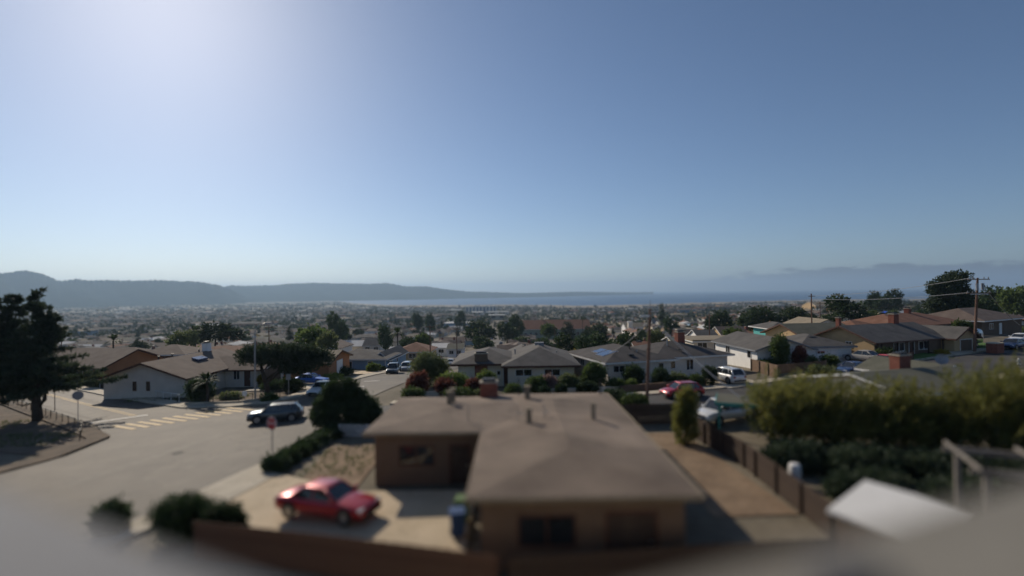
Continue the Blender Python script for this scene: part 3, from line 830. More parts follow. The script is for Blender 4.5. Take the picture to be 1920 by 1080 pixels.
for k, (x, y) in enumerate([(-20.6, 66.0), (-20.2, 72.2)]):
    mb = MB(); marking_quad(mb, (x - 1.0, y), (x + 1.2, y), .5, .078)
    tag(mb.build('road_patch', M['paint_white'], fix=False), 'faded white road marking on the street beyond the round bush, ' + ['nearer of two', 'farther of two'][k], 'road marking')
M['patch'] = mat('asphalt_patch', (.075, .066, .054), rough=.75, spec=.35, bump=.15, col2=(.11, .096, .080), scale=1.2, fine=(9, .25))
M['patch_pale'] = mat('worn_asphalt', (.090, .079, .063), rough=.78, spec=.36, bump=.15, col2=(.150, .130, .103), scale=1.0, fine=(8, .2))
for k, (a, b, w, m_, lab) in enumerate([((-27.5, 30), (-24.0, 44), 1.1, 'patch_pale', 'pale worn wheel track along the wide street near the crossing'), ((-21.5, 33), (-19.4, 42), .9, 'patch_pale', 'pale worn strip of asphalt near the stop sign'),
                                         ((-20.2, 54), (-18.4, 80), .8, 'patch', 'dark trench repair along the street past the bush'),
                                         ((-66, 72.5), (-42, 56.2), 1.5, 'patch_pale', 'pale wheel-worn band along the far lane of the side street'), ((-60, 63.4), (-42, 51.6), 1.4, 'patch_pale', 'pale wheel-worn band along the near lane of the side street'),
                                         ((18, 47.2), (36, 53.0), .7, 'patch', 'dark trench repair in the street by the red hatchback')]):
    mb = MB(); marking_quad(mb, a, b, w, .0685 + .0007 * k)
    tag(mb.build('road_patch', M[m_], fix=False), lab, 'road patch')
for k, (x, y) in enumerate([(-24.6, 37.2), (-19.0, 63.0)]):
    mh = MB().tube([(x, y, g(x, y) + .04), (x, y, g(x, y) + .085)], .38, 18).build('manhole_cover', M['tyre'])
    tag(mh, ['round dark manhole cover in the wide street near the stop sign', 'round dark manhole cover in the street past the round bush'][k], 'manhole cover')
# yards and drives
ribbon('driveway', [(-15.2, 31.3), (-8.6, 27.0), (-2.0, 26.6)], [(-16.6, 24.6), (-8.6, 20.6), (-2.0, 20.2)], .20, 'drive', thick=.3)
ribbon('driveway_apron', [(-16.8, 31.6), (-14.1, 30.4)], [(-18.2, 25.0), (-15.4, 24.2)], .225, 'concrete', thick=.3)
ribbon('yard', [(-13.2, 36.5), (-8.7, 36.5)], [(-12.4, 29.8), (-8.7, 27.4)], .06, 'dirt')
ribbon('yard', [(8.8, 37.5), (12.4, 37.5)], [(9.2, 23.4), (13.2, 23.6)], .05, 'dirt')
ribbon('yard', [(-47, 59.5), (-37.8, 59.0), (-30.6, 57.6), (-27.2, 60.5)], [(-50, 66), (-40, 64), (-34, 70), (-27.2, 70)], .05, 'dirt_dark')
ribbon('yard', [(-75, 70), (-52, 54), (-41, 47), (-36, 43.6)], [(-75, 52), (-52, 44), (-43, 40.6), (-35.2, 38)], .05, 'dirt_dark')
ribbon('lawn', [(46.6, 65.6), (50.4, 67.0), (55.6, 69.2)], [(47.9, 63.6), (51.6, 65.0), (57.0, 67.2)], .19, 'lawn', thick=.2)
ribbon('lawn', [(51.0, 67.2), (56.4, 69.6)], [(52.4, 65.4), (57.6, 67.5)], .20, 'lawn', thick=.2)
ribbon('lawn', [(66.0, 76.0), (73.0, 80.0)], [(67.5, 72.6), (76.0, 76.8)], .16, 'lawn', thick=.2)
ribbon('driveway', [(57.6, 73.6), (62.4, 76.0)], [(58.8, 67.4), (64.2, 69.8)], .18, 'concrete', thick=.2)
ribbon('driveway', [(21.4, 63.5), (26.4, 65)], [(22.8, 53.8), (27.4, 55.2)], .18, 'concrete', thick=.2)
ribbon('driveway', [(40.0, 66.5), (46.5, 67.5)], [(40.5, 59.6), (47.6, 62.4)], .175, 'concrete', thick=.2)
ribbon('driveway', [(-34.5, 72.5), (-25.0, 72.0)], [(-34.5, 65.2), (-25.0, 65.0)], .18, 'concrete', thick=.2)
ribbon('driveway', [(-27.5, 92), (-23.8, 91.4)], [(-27.5, 84.5), (-24.4, 84.2)], .18, 'drive', thick=.2)

# ------------------------------------------------------------------ the house the camera looks out from
hv = thing('house', 'grey roof edges of the house directly below the viewpoint', 'house', (0, 0, 0))
M['roof_near'] = mat('near_roof_grey', (.25, .25, .25), rough=.9, var=.1, scale=1.2, fine=(20, .2), bump=.2)
M['roof_near2'] = mat('near_roof_buff', (.25, .23, .19), rough=.9, var=.1, scale=1.2, fine=(20, .2), bump=.2)
MB().prism([(-16, 10.56), (-.43, 2.66), (-.43, -9), (-16, -9)], 'z', 8.36, 8.60).build('roof', M['roof_near'], hv)
MB().prism([(-.425, 2.66), (15, 9.05), (15, -9), (-.425, -9)], 'z', 8.36, 8.604).build('roof', M['roof_near2'], hv)
MB().prism([(-15, 9.2), (-.43, 1.8), (14, 7.8), (14, -8), (-15, -8)], 'z', -.5, 8.36).build('wall', M['w_grey'], hv)
_v = MB(); _v.tube([(2.0, 3.0, 8.6), (2.0, 3.0, 8.68)], .27, 16)
_v.loft([[(2.0 + r * math.cos(i * math.pi / 8), 3.0 + r * math.sin(i * math.pi / 8), z) for i in range(16)] for r, z in ((.25, 8.68), (.23, 8.76), (.17, 8.82), (.08, 8.85))], True, True)
M['cap_navy'] = mat('vent_cap', (.020, .024, .040), rough=.45, var=.1, scale=3)
_v.build('vent_cap', M['cap_navy'], hv, smooth=True)

# ------------------------------------------------------------------ the tan-roofed house in front
fh = thing('house', 'tan gravel-roofed bungalow filling the middle foreground', 'house', (0, 0, 0))
house_body(fh, [(-1.3, 6.4, 19.2, 37.2, 2.9, .52, 'hip', .5), (-7.7, 1.8, 28.1, 36.4, 2.9, .48, 'hip', .5)], 'w_brown', 'roof_gravel', 'roof_tan', base=-.6)
for x, y, h, r in ((-4.15, 32.9, .62, .17), (-4.05, 33.9, .62, .17), (.95, 34.6, .55, .19), (4.55, 29.0, .55, .13), (.85, 28.2, .42, .15)):
    pipe(fh, x, y, 3.1, 3.75 + h * .55, r, 'roof_tan')
for x, y, L in ((.22, 29.0, .3), (1.75, 29.0, .3), (-2.6, 29.2, .0)):
    p = MB().tube([(x, y, 3.1), (x, y, 4.1)], .03, 6)
    if L: p.tube([(x, y, 3.62), (x + L, y, 3.58)], .025, 6)
    p.build('pipe', M['steel'], fh)
MB().tube([(.38, 36.4, 2.9), (.38, 36.4, 4.35)], .04, 6).build('vent_pipe', M['dark_metal'], fh)
MB().tube([(6.3, 36.8, 2.9), (6.3, 36.8, 4.1)], .05, 6).build('vent_pipe', M['dark_metal'], fh)
chimney(fh, -2.35, -1.15, 36.1, 37.0, 2.6, 4.05)
window(fh, 'S', 19.2, 1.2, .9, 2.2, 1.2, 2, 'trim_brown'); window(fh, 'S', 28.1, -5.4, 1.0, 2.0, 1.1, 2, 'trim_brown')
door(fh, 'S', 19.2, 4.4, 1.8, 2.1, 'wood_dark', 'door', frame='trim_brown'); door(fh, 'S', 28.1, -3.0, 1.0, 2.05, 'wood_dark', frame='trim_brown')
for a_, b_ in (((-1.86, 18.62, 2.90), (6.96, 18.62, 2.90)), ((-8.26, 27.52, 2.90), (-1.9, 27.52, 2.90)), ((7.0, 18.7, 2.90), (7.0, 37.7, 2.90))):
    MB().tube([a_, b_], .06, 6).build('gutter', M['roof_tan'], fh)

# ------------------------------------------------------------------ houses across the right-hand street
h = thing('house', 'cream bungalow with brown hipped roofs and a broad brick chimney panel', 'house', (-6.9, 60.6, -.88))
house_body(h, [(0.2, 7.4, 1.2, 10.5, 2.75, 1.45, 'hip', .8), (6.3, 14.1, -.9, 12, 2.75, 1.75, 'hip', .75)], 'w_cream', 'roof_grey', 'trim_brown')
MB().box(2.25, 3.8, 1.08, 1.3, -.6, 2.72).build('chimney_breast', M['brick'], h, fix=False)
chimney(h, 2.25, 3.8, .95, 1.75, 2.86, 3.95, 'w_brown')
window(h, 'S', -.9, 8.15, 1.5, 2.0, .85); window(h, 'S', -.9, 11.5, 1.5, 1.9, .85); window(h, 'S', 1.2, 5.15, 1.3, .5, .6, 1)
door(h, 'S', 1.2, 6.0, .5, 2.2, 'trim_brown')
pipe(h, 7.2, 4.8, 2.9, 4.0, .09); pipe(h, 12.4, 3.0, 3.1, 3.95, .06)
MB().box(9.8, 11.0, 6.0, 6.9, 3.9, 4.75).build('roof_vent', M['trim_grey'], h, fix=False)

h = thing('house', 'pale grey bungalow with charcoal roof, solar panels and red brick chimney', 'house', (11.0, 60.4, -.62), math.radians(17))
house_body(h, [(0.3, 9.0, 0, 11, 2.6, 1.5, 'hip', .65), (7.5, 18.2, .9, 10.5, 2.65, 1.55, 'hip', .65)], 'w_grey', 'roof_dark', 'trim_white')
for k, (a, b) in enumerate(((1.2, 3.2), (3.5, 5.2))):
    s = 1.5 / 6.15
    def zz(x): return 2.6 + .09 + (x + .35) * s + .06
    x0, x1 = .9 + .5 * k, 3.0 + .7 * k
    p = MB().prism([(x0, zz(x0)), (x1, zz(x1)), (x1, zz(x1) + .05), (x0, zz(x0) + .05)], 'y', a + 1.2, b + 1.2).build('solar_panel', M['glass_blue'], h)
    MB().prism([(x0 - .04, zz(x0) - .03), (x1 + .04, zz(x1) - .03), (x1 + .04, zz(x1) + .03), (x0 - .04, zz(x0) + .03)], 'y', a + 1.16, b + 1.24).build('frame', M['alu'], p)
window(h, 'S', 0, 2.2, 1.35, 2.4, .85, 3); window(h, 'W', .3, 3.0, 1.3, 1.2, .9, 2); window(h, 'W', .3, 7.0, 1.3, 1.2, .9, 2)
window(h, 'S', 0, 7.6, 1.2, .8, 1.0, 1); window(h, 'S', .9, 9.9, 1.2, .8, 1.0, 1); window(h, 'S', .9, 12.4, .9, 1.1, 1.4, 2)
door(h, 'S', .9, 16.2, 2.7, 2.1, 'w_grey', 'garage_door', 0, 5); door(h, 'S', .9, 8.95 + .0, .8, 2.05, 'trim_grey')
chimney(h, 13.6, 14.7, 5.0, 5.8, 3.2, 5.35)
pipe(h, 5.0, 3.0, 3.2, 4.4, .07, 'dark_metal'); pipe(h, 5.4, 2.0, 2.9, 3.6, .10); pipe(h, 11.2, 4.0, 3.3, 4.5, .10)
for x, y in ((4.0, 1.0), (8.4, 6.4), (11.8, 1.9), (12.3, 6.3)):
    zr = 2.75 + min(y + .65, 5.5) * .25
    MB().box(x - .35, x + .35, y - .2, y + .2, zr, zr + .18).build('roof_vent', M['dark_metal'], h, fix=False)

h = thing('house', 'white-sided grey house with front gable and sunlit left wall beside the driveway', 'house', (31.8, 66.0, .05), math.radians(3))
house_body(h, [(0, 7.4, 0, 12, 2.75, 1.25, 'gy', .5), (6.6, 13.6, 1.2, 9.5, 2.7, 1.35, 'hip', .5)], 'w_white', 'roof_grey', 'trim_grey')
window(h, 'W', 0, 2.0, 1.25, 1.0, 1.0, 1); window(h, 'W', 0, 8.0, 1.25, 1.2, 1.0, 2); window(h, 'S', 0, 5.4, 1.0, 1.8, 1.1, 2)
door(h, 'S', 1.2, 12.0, 2.5, 2.1, 'w_white', 'garage_door', 0, 4); window(h, 'S', 1.2, 9.3, 1.7, 1.3, .45, 2)
MB().tube([(7.9, -.2, -.5), (7.9, -.2, 2.6)], .07, 8).build('porch_post', M['trim_white'], h)
MB().box(9.4, 10.3, 3.6, 4.0, 3.62, 3.80).build('roof_vent', M['dark_metal'], h, fix=False)

h = thing('house', 'long brown house with grey gable roof, tan end wall and dark porch', 'house', (47.6, 66.8, .95), math.radians(21))
house_body(h, [(0, 14.6, 0, 8.6, 2.65, 1.7, 'gx', .7), (14.0, 19.0, -1.6, 7.6, 2.6, 1.3, 'gy', .5)], 'w_tan', 'roof_grey', 'trim_brown')
window(h, 'W', 0, 3.4, 1.3, .9, .9, 2); door(h, 'S', -1.6, 16.6, 2.6, 2.1, 'w_brown', 'garage_door', 0, 4)
MB().box(.15, 13.9, -.06, .2, -.6, 2.45).build('porch_wall', M['w_brown'], h, fix=False)
for x in (.6, 3.8, 7.0, 10.2, 13.4): MB().box(x - .07, x + .07, -.62, -.48, -.6, 2.4).build('porch_post', M['wood_dark'], h, fix=False)
window(h, 'S', -.06, 4.8, .9, 2.2, 1.2); window(h, 'S', -.06, 10.0, .9, 2.2, 1.2); door(h, 'S', -.06, 7.4, 1.0, 2.05, 'trim_brown')
chimney(h, 10.4, 11.5, 4.0, 4.8, 3.6, 5.6); chimney(h, 2.2, 2.7, 6.4, 6.9, 3.2, 5.2)

h = thing('house', 'low tan-grey gable roofed house behind the long brown house', 'house', (43.6, 76.0, .9), math.radians(8))
house_body(h, [(0, 9.5, 0, 9, 2.6, 1.5, 'gx', .6)], 'w_tan', 'roof_olive', 'trim_brown')
window(h, 'S', 0, 3, 1.2, 1.6, 1.0)
h = thing('house', 'wide bungalow with rust-orange roof behind the silver trailer', 'house', (64.6, 84.5, 1.2), math.radians(27))
house_body(h, [(0, 21, 0, 10, 2.65, 1.9, 'hip', .8), (-7, 1, 2.5, 9.5, 2.4, 1.3, 'hip', .6)], 'w_olive', 'roof_rust', 'trim_brown')
window(h, 'S', 0, 5, 1.1, 1.8, 1.1); window(h, 'S', 0, 10, 1.1, 1.8, 1.1); window(h, 'S', 0, 16, 1.1, 2.0, 1.1); door(h, 'S', 0, 13, 1.0, 2.05, 'w_brown')
chimney(h, 12.6, 13.5, 4.6, 5.4, 3.8, 5.3)
h = thing('house', 'grey-brown roofed house at the far right end of the street', 'house', (86.5, 93.5, 1.3), math.radians(28))
house_body(h, [(0, 18, 0, 11, 2.8, 2.1, 'hip', .7)], 'w_brown', 'roof_brown', 'trim_white')
window(h, 'S', 0, 4, 1.1, 1.8, 1.1); door(h, 'S', 0, 8, 1.0, 2.05, 'w_white')

h = thing('house', 'low grey-roofed house behind the juniper hedge with red brick chimney and dish', 'house', (30.0, 38.8, -.25), math.radians(17))
house_body(h, [(0, 11.0, 0, 8.5, 2.75, .85, 'gx', .5), (9.4, 14.0, 4.4, 11, 2.7, .95, 'gy', .45)], 'w_cream', 'roof_olive', 'trim_white', base=-.6)
chimney(h, 6.2, 7.6, 4.9, 5.8, 3.0, 4.6)
_d = MB(); _c = Vector((8.9, 3.2, 4.35)); _n = Vector((-.75, -.55, .42)).normalized()
_u = _n.cross(Vector((0, 0, 1))).normalized(); _w = _n.cross(_u)
_d.loft([[_c + _n * (.16 * (r / .48) ** 2) + (_u * math.cos(i * math.pi / 10) + _w * math.sin(i * math.pi / 10)) * r for i in range(20)] for r in (.02, .16, .32, .44, .48)], True, False)
_ds = _d.build('satellite_dish', M['sign_back'], h, smooth=True)
MB().tube([(8.9, 3.3, 3.2), (8.9, 3.3, 4.0), _c - _n * .03], .03, 6).tube([_c - _w * .0 - Vector((0, 0, .45)), _c + _n * .5 - Vector((0, 0, .12))], .018, 6).build('mast', M['steel'], _ds)
window(h, 'S', 0, 3.0, 1.1, 1.8, 1.0); door(h, 'S', 0, 7.2, 1.0, 2.05, 'w_brown')

# ------------------------------------------------------------------ houses on the left
h = thing('house', 'pale stucco corner house with brown gable roof, white chimney and dark garage', 'house', (-50.2, 62.2, -1.95), math.radians(-2))
house_body(h, [(0, 10.2, 0, 15.5, 2.75, 1.75, 'gy', .6), (6.5, 15.2, 8.2, 14.6, 2.6, 1.15, 'gx', .7)], 'w_grey', 'roof_brown', 'trim_brown')
window(h, 'S', 0, 3.9, 1.0, .45, 1.15, 1, 'trim_brown'); window(h, 'S', 0, 5.6, 1.0, .45, 1.15, 1, 'trim_brown')
window(h, 'E', 10.2, 2.8, 1.1, 1.0, 1.1, 2); window(h, 'E', 10.2, 5.8, 1.2, 1.1, 1.2, 2)
window(h, 'S', 8.2, 11.8, .9, .9, 1.3, 2); door(h, 'S', 8.2, 13.3, .9, 2.05, 'trim_brown'); door(h, 'E', 15.2, 11.4, 4.6, 2.2, 'w_brown', 'garage_door', 0, 4)
chimney(h, 4.4, 5.3, 12.0, 12.8, 4.2, 5.6, 'w_white')
_s = 1.75 / 5.7
MB().prism([(6.6, 2.75 + (10.8 - 6.6) * _s - .02), (7.5, 2.75 + (10.8 - 7.5) * _s - .02), (7.5, 2.75 + (10.8 - 7.5) * _s + .2), (6.6, 2.75 + (10.8 - 6.6) * _s + .2)], 'y', 6.5, 8.6).build('skylight', M['glass_blue'], h)
for y in (3.5, 6.0, 11.5): pipe(h, 4.3, y, 4.0, 4.75, .10, 'dark_metal')
h = thing('house', 'terracotta-walled house with broad brown gable roof beside the big cypress', 'house', (-76.5, 79.8, -2.5), math.radians(-14))
house_body(h, [(0, 15.5, 0, 10, 2.8, 2.0, 'gx', .7)], 'w_orange', 'roof_brown', 'trim_brown')
window(h, 'S', 0, 9.0, 1.1, 1.6, 1.1); window(h, 'S', 0, 13.0, 1.1, 1.2, 1.1); door(h, 'S', 0, 11.0, 1.0, 2.05, 'trim_brown')
h = thing('house', 'dark olive-roofed house behind the pale corner house, two bright skylight domes', 'house', (-47.5, 86.5, -2.9), math.radians(-3))
house_body(h, [(0, 12, 0, 11, 2.7, 1.5, 'hip', .6)], 'w_brown', 'roof_olive', 'trim_brown')
for x in (5.2, 7.4):
    MB().loft([[(x + r * math.cos(i * math.pi / 6), 3 + r * math.sin(i * math.pi / 6), z) for i in range(12)] for r, z in ((.45, 3.6), (.43, 3.8), (.33, 3.95), (.15, 4.03))]).build('skylight', M['dome'], h, smooth=True)
h = thing('house', 'tan-roofed orange-walled house under the flat cypress by the street', 'house', (-37.8, 77.8, -2.3), math.radians(0))
house_body(h, [(0, 9.5, 0, 10, 2.5, 1.3, 'gx', .5)], 'w_orange', 'roof_tan', 'trim_brown')
window(h, 'S', 0, 3, 1.0, 1.6, 1.1); door(h, 'E', 9.5, 5.0, 2.6, 2.1, 'w_white', 'garage_door', 0, 4)
h = thing('house', 'blue-walled house with grey hip roof and white corner trim past the flat cypress', 'house', (-36.2, 98.6, -4.7), math.radians(-3))
house_body(h, [(0, 11.5, 0, 9, 2.65, 1.5, 'hip', .6), (8.6, 11.6, 2.0, 15, 2.6, 1.2, 'gy', .5)], 'w_blue', 'roof_grey', 'trim_white')
window(h, 'S', 0, 4.4, 1.0, 1.3, 1.2, 2); window(h, 'S', 0, 8.6, 1.0, 1.0, 1.2, 1); window(h, 'E', 11.6, 4, 1.0, .9, 1.1, 1); window(h, 'E', 11.6, 8, 1.0, .9, 1.1, 1)
MB().box(11.48, 11.62, -.04, .1, -.5, 2.5).build('corner_trim', M['trim_white'], h, fix=False)

# ------------------------------------------------------------------ cars
car('parked_car', 'red sedan parked on the tan driveway in the foreground', (-8.8, 24.0, .18), -.29, 'car_red', 'sedan', L=4.75, W=1.82, H=1.44)
car('car', 'dark slate SUV turning through the intersection by the crossing', (-21.8, 46.6, g(-21.8, 46.6) + .06), math.radians(195), 'car_slate', 'suv', L=4.6, W=1.85, H=1.58)
car('parked_car', 'grey pickup truck parked facing the camera on the street past the bush', (-20.6, 87.6, g(-20.6, 87.6) + .06), math.radians(-86), 'car_slate', 'pickup', L=5.3, W=1.95, H=1.82)
car('parked_car', 'silver SUV parked right behind the grey pickup truck', (-19.9, 94.6, g(-19.9, 94.6) + .05), math.radians(-86), 'car_silver', 'suv', L=4.6, W=1.85, H=1.66)
car('parked_car', 'bright blue sedan in the driveway under the flat cypress', (-28.0, 70.2, g(-28.0, 70.2) + .18), math.radians(-4), 'car_blue', 'sedan')
car('parked_car', 'white car with glinting windscreen half hidden by the round bush', (-23.1, 61.2, g(-23.1, 61.2) + .06), math.radians(-95), 'car_white', 'sedan')
car('parked_car', 'red hatchback parked at the kerb behind the columnar juniper', (16.8, 50.6, g(16.8, 50.6) + .07), math.pi + .23, 'car_red', 'hatch', L=4.2, W=1.75, H=1.50)
car('parked_car', 'white SUV seen from behind in the driveway of the grey bungalow', (24.2, 57.8, g(24.2, 57.8) + .18), math.radians(107), 'car_white', 'suv', L=4.6, W=1.86, H=1.68)
pk = car('parked_truck', 'white pickup truck with a blue load in its bed', (16.9, 40.6, g(16.9, 40.6) + .05), math.radians(205), 'car_white', 'pickup', L=5.3, W=1.95, H=1.82)
ld = thing('tarp_bundle', 'blue tarpaulin bundle lying in the bed of the white pickup', 'tarpaulin', (16.9, 40.6, g(16.9, 40.6) + .05), math.radians(205))
_b = MB(); _b.loft([[(x, y * s, 1.06 + h2 * (1 - (y / .62) ** 2)) for y in (-.62, -.45, -.2, .05, .3, .5, .62)] for x, s, h2 in ((-2.35, .9, .05), (-2.0, 1, .22), (-1.5, 1.05, .30), (-1.1, 1, .20), (-.85, .9, .06))], True, True)
_b.build('tarp', M['tarp_blue'], ld)
car('parked_car', 'navy sedan parked by the hedge next to the black railings', (38.8, 57.9, g(38.8, 57.9) + .06), math.pi + .36, 'car_navy', 'sedan', L=4.7)
car('parked_car', 'red sedan in front of the redwood fence', (45.0, 61.2, g(45.0, 61.2) + .10), math.pi + .30, 'car_red', 'sedan', L=4.6)
car('parked_car', 'car under a pale grey cover beside the white garage', (45.2, 65.4, g(45.2, 65.4) + .18), math.radians(115), 'car_cover', 'sedan', detail=False)
car('parked_car', 'blue sedan parked at the right edge of the street by the lawn', (71.6, 72.6, g(71.6, 72.6) + .07), math.pi + .45, 'car_navy', 'sedan')
car('parked_car', 'white car at the right picture edge above the blue sedan', (78.6, 78.4, g(78.6, 78.4) + .17), math.pi + .45, 'car_white', 'hatch')
car('parked_car', 'white sedan beside the cream bungalow on the street behind', (-14.6, 118.0, g(-14.6, 118.0) + .1), math.radians(95), 'car_white', 'sedan')

# silver travel trailer
tr = thing('travel_trailer', 'rounded silver travel trailer parked beside the rust-roofed house', 'trailer', (67.4, 75.4, g(67.4, 75.4) + .1), math.radians(25))
_t = MB(); rings = []
for x, s in ((-2.9, .55), (-2.75, .78), (-2.45, .93), (-1.9, 1), (0, 1), (1.9, 1), (2.45, .93), (2.75, .78), (2.9, .55)):
    ring = []
    for q in range(15):
        a = math.pi * (q / 14.0)
        ring.append((x, -1.15 * s * math.copysign(abs(math.cos(a)) ** .55, math.cos(a)), 1.35 + 1.35 * s * (math.sin(a) ** .55 if math.sin(a) > 0 else 0)))
    ring += [(x, 1.1 * s, 1.35 - .75 * s), (x, -1.1 * s, 1.35 - .75 * s)]
    rings.append(ring)
_t.loft(rings); _t.build('shell', M['alu'], tr, smooth=True)
for x in (-1.6, .9): window(tr, 'S', -1.15, x, 1.35, 1.1, .65, 1, 'dark_metal')
MB().box(-.62, .02, -1.19, -1.10, .65, 2.3).build('door', M['alu'], tr, fix=False)
for sd in (-1, 1):
    _w = MB().tube([(.35, sd * 1.15, .36), (.35, sd * .92, .36)], .36, 16).build('wheel', M['tyre'], tr)
    MB().disc((.35, sd * 1.16, .36), .2, 'y', 12, th=.03).build('rim', M['rim'], _w)
MB().tube([(2.7, .4, .6), (4.0, 0, .55), (2.7, -.4, .6)], .06, 6).build('hitch', M['dark_metal'], tr)

# ------------------------------------------------------------------ poles, wires, signs, fences
def catenary(a, b, sag, n=12):
    a = Vector(a); b = Vector(b)
    return [a.lerp(b, k / n) - Vector((0, 0, sag * 4 * (k / n) * (1 - k / n))) for k in range(n + 1)]
def wire(label, a, b, sag, r=.022, group=None):
    o = MB().tube(catenary(a, b, sag), r, 5).build('overhead_wire', M['plastic_dark' if r < .02 else 'steel'])
    return tag(o, label, 'wire', group)
b1 = Vector((12.1, 46.2, g(12.1, 46.2) - .2)); t1 = at(1219, 579, 46.2)
p1 = thing('utility_pole', 'leaning wooden utility pole with lamp beside the red hatchback', 'utility pole', b1)
MB().tube([(0, 0, 0), t1 - b1], [.17, .12], 12).build('pole', M['pole'], p1)
_h = t1 - b1
MB().tube([_h + Vector((0, 0, -.1)), _h + Vector((.03, 0, .75))], .035, 6).build('mast', M['steel'], p1)
MB().tube([_h - Vector((0, 0, .75)), _h + Vector((-.5, -.2, -.62)), _h + Vector((-.75, -.35, -.60))], .035, 6).build('lamp_arm', M['steel'], p1)
MB().cbox(_h.x - 1.05, _h.x - .15, _h.y - .45, _h.y - .2, _h.z - .72, _h.z - .55, .04).build('lamp_head', M['trim_white'], p1)
for k in range(3):
    MB().tube([_h + Vector((.02, -.13, -.3 - .25 * k)), _h + Vector((.02, -.30, -.3 - .25 * k))], .04, 8).build('insulator', M['trim_grey'], p1)
b2 = Vector((63.5, 69.8, g(63.5, 69.8) - .2)); t2 = at(1833, 521, 69.8)
p2 = thing('utility_pole', 'tall utility pole with crossarms and transformers beside the driveway', 'utility pole', b2)
_h = t2 - b2
MB().tube([(0, 0, 0), _h], [.19, .13], 12).build('pole', M['pole'], p2)
for dz, w in ((.15, 1.5), (2.05, 1.7)):
    MB().box(_h.x - w, _h.x + w, _h.y - .2, _h.y - .08, _h.z - dz - .12, _h.z - dz).build('crossarm', M['wood'], p2, fix=False)
    for q in (-.9, -.5, .5, .9):
        MB().tube([(_h.x + q * w, _h.y - .14, _h.z - dz), (_h.x + q * w, _h.y - .14, _h.z - dz + .28)], [.07, .04], 8).build('insulator', M['trim_grey'], p2)
for q in (-.32, .45):
    MB().tube([(_h.x + q, _h.y - .25, _h.z - 1.7), (_h.x + q, _h.y - .25, _h.z - .75)], .17, 12).build('transformer', M['sign_back'], p2)
MB().box(_h.x - 1.2, _h.x + 1.2, _h.y - .24, _h.y - .21, _h.z - 2.28, _h.z - 2.18).build('brace', M['trim_white'], p2, fix=False)
wire('pale service wire running down from the leaning pole towards the white pickup', t1 + Vector((.1, -.2, -.9)), (16.8, 37.0, 2.4), .25, .04)
wire('pale service wire from the leaning pole to the bungalow with solar panels', t1 + Vector((-.1, 0, -1.0)), (12.0, 63.0, 2.9), .5, .045)
wire('pale service wire dropping from the tall pole to the right picture edge', t2 + Vector((1.3, -.1, -2.0)), (76.5, 76.5, 4.6), .3, .05)
wire('thin wire from the tall pole back towards the big dark tree', t2 + Vector((-1.3, -.1, -2.0)), (58, 96, 6.0), .6, .018)
for k_, zz_ in enumerate((-.05, -2.0)):
    wire('long cable from the tall pole towards the pole behind the gabled house, %s of two' % ['upper', 'lower'][k_], t2 + Vector((-1.2, 0, zz_)), (62.2, 104.8, g(62.1, 105) + 9.0 - .6 * k_), .5, .03)
# street lamp on the left
bl = Vector((-29.6, 58.2, g(-29.6, 58.2)))
sl = thing('street_lamp', 'grey cobra-head street lamp at the corner of the pale house', 'street lamp', bl)
MB().tube([(0, 0, 0), (0, 0, 5.6), (.05, 0, 8.1)], [.11, .09, .07], 10).build('post', M['steel'], sl)
MB().tube([(.05, 0, 8.05), (.35, 0, 8.55), (.9, 0, 8.85), (1.4, 0, 8.9)], .04, 8).build('arm', M['steel'], sl)
MB().cbox(1.25, 2.0, -.14, .14, 8.82, 8.98, .04).build('lamp_head', M['sign_back'], sl)
def octagon(r): return [(r * math.cos(math.pi / 8 + k * math.pi / 4), r * math.sin(math.pi / 8 + k * math.pi / 4)) for k in range(8)]
def stop_sign(label, loc, rz, hgt, face):
    s = thing('stop_sign', label, 'sign', loc, rz)
    MB().box(-.03, .03, .015, .06, -.1, hgt + .2).build('post', M['steel'], s, fix=False)
    MB().prism([(x, z + hgt) for x, z in octagon(.46)], 'y', -.012, .012).build('border', M['sign_white' if face else 'sign_back'], s)
    if face:
        MB().prism([(x, z + hgt) for x, z in octagon(.42)], 'y', -.018, -.013).build('panel', M['sign_red'], s)
        tcu = bpy.data.curves.new('lettering', 'FONT'); tcu.body = 'STOP'; tcu.size = .34; tcu.align_x = 'CENTER'; tcu.align_y = 'CENTER'; tcu.extrude = .003
        tmp = bpy.data.objects.new('lettering', tcu); COL.objects.link(tmp)
        me = bpy.data.meshes.new_from_object(tmp); bpy.data.objects.remove(tmp)
        me.materials.clear(); me.materials.append(M['sign_white'])
        to = bpy.data.objects.new('lettering', me); COL.objects.link(to); to.parent = s; to.location = (0, -.023, hgt); to.rotation_euler = (math.pi / 2, 0, 0)
    return s
stop_sign('red octagonal STOP sign in front of the turning SUV', (-16.3, 34.2, g(-16.3, 34.2) + .1), math.radians(-22), 2.35, True)
stop_sign('grey back of an octagonal sign by the dirt corner at left', (-42.3, 49.3, g(-42.3, 49.3)), math.radians(35), 2.75, False)
for k, (x, y, hh, lab) in enumerate([(-50.6, 56.0, 3.4, 'thin bare post with a small top plate on the dirt corner')]):
    s = thing('post', lab, 'post', (x, y, g(x, y)))
    MB().tube([(0, 0, 0), (0, 0, hh)], .04, 6).build('shaft', M['dark_metal'], s); MB().box(-.12, .12, -.03, -.005, hh - .5, hh).build('plate', M['sign_back'], s, fix=False)
mbx = thing('mailbox', 'pair of white mailboxes on a T-shaped post by the side street kerb', 'mailbox', (-49.4, 63.4, g(-49.4, 63.4)), math.radians(-33))
MB().box(-.05, .05, -.05, .05, 0, 1.15).box(-.6, .6, -.05, .05, 1.05, 1.15).build('post', M['wood_dark'], mbx, fix=False)
for x in (-.4, .4): MB().cbox(x - .2, x + .2, -.24, .24, 1.16, 1.45, .05).build('box', M['trim_white'], mbx)
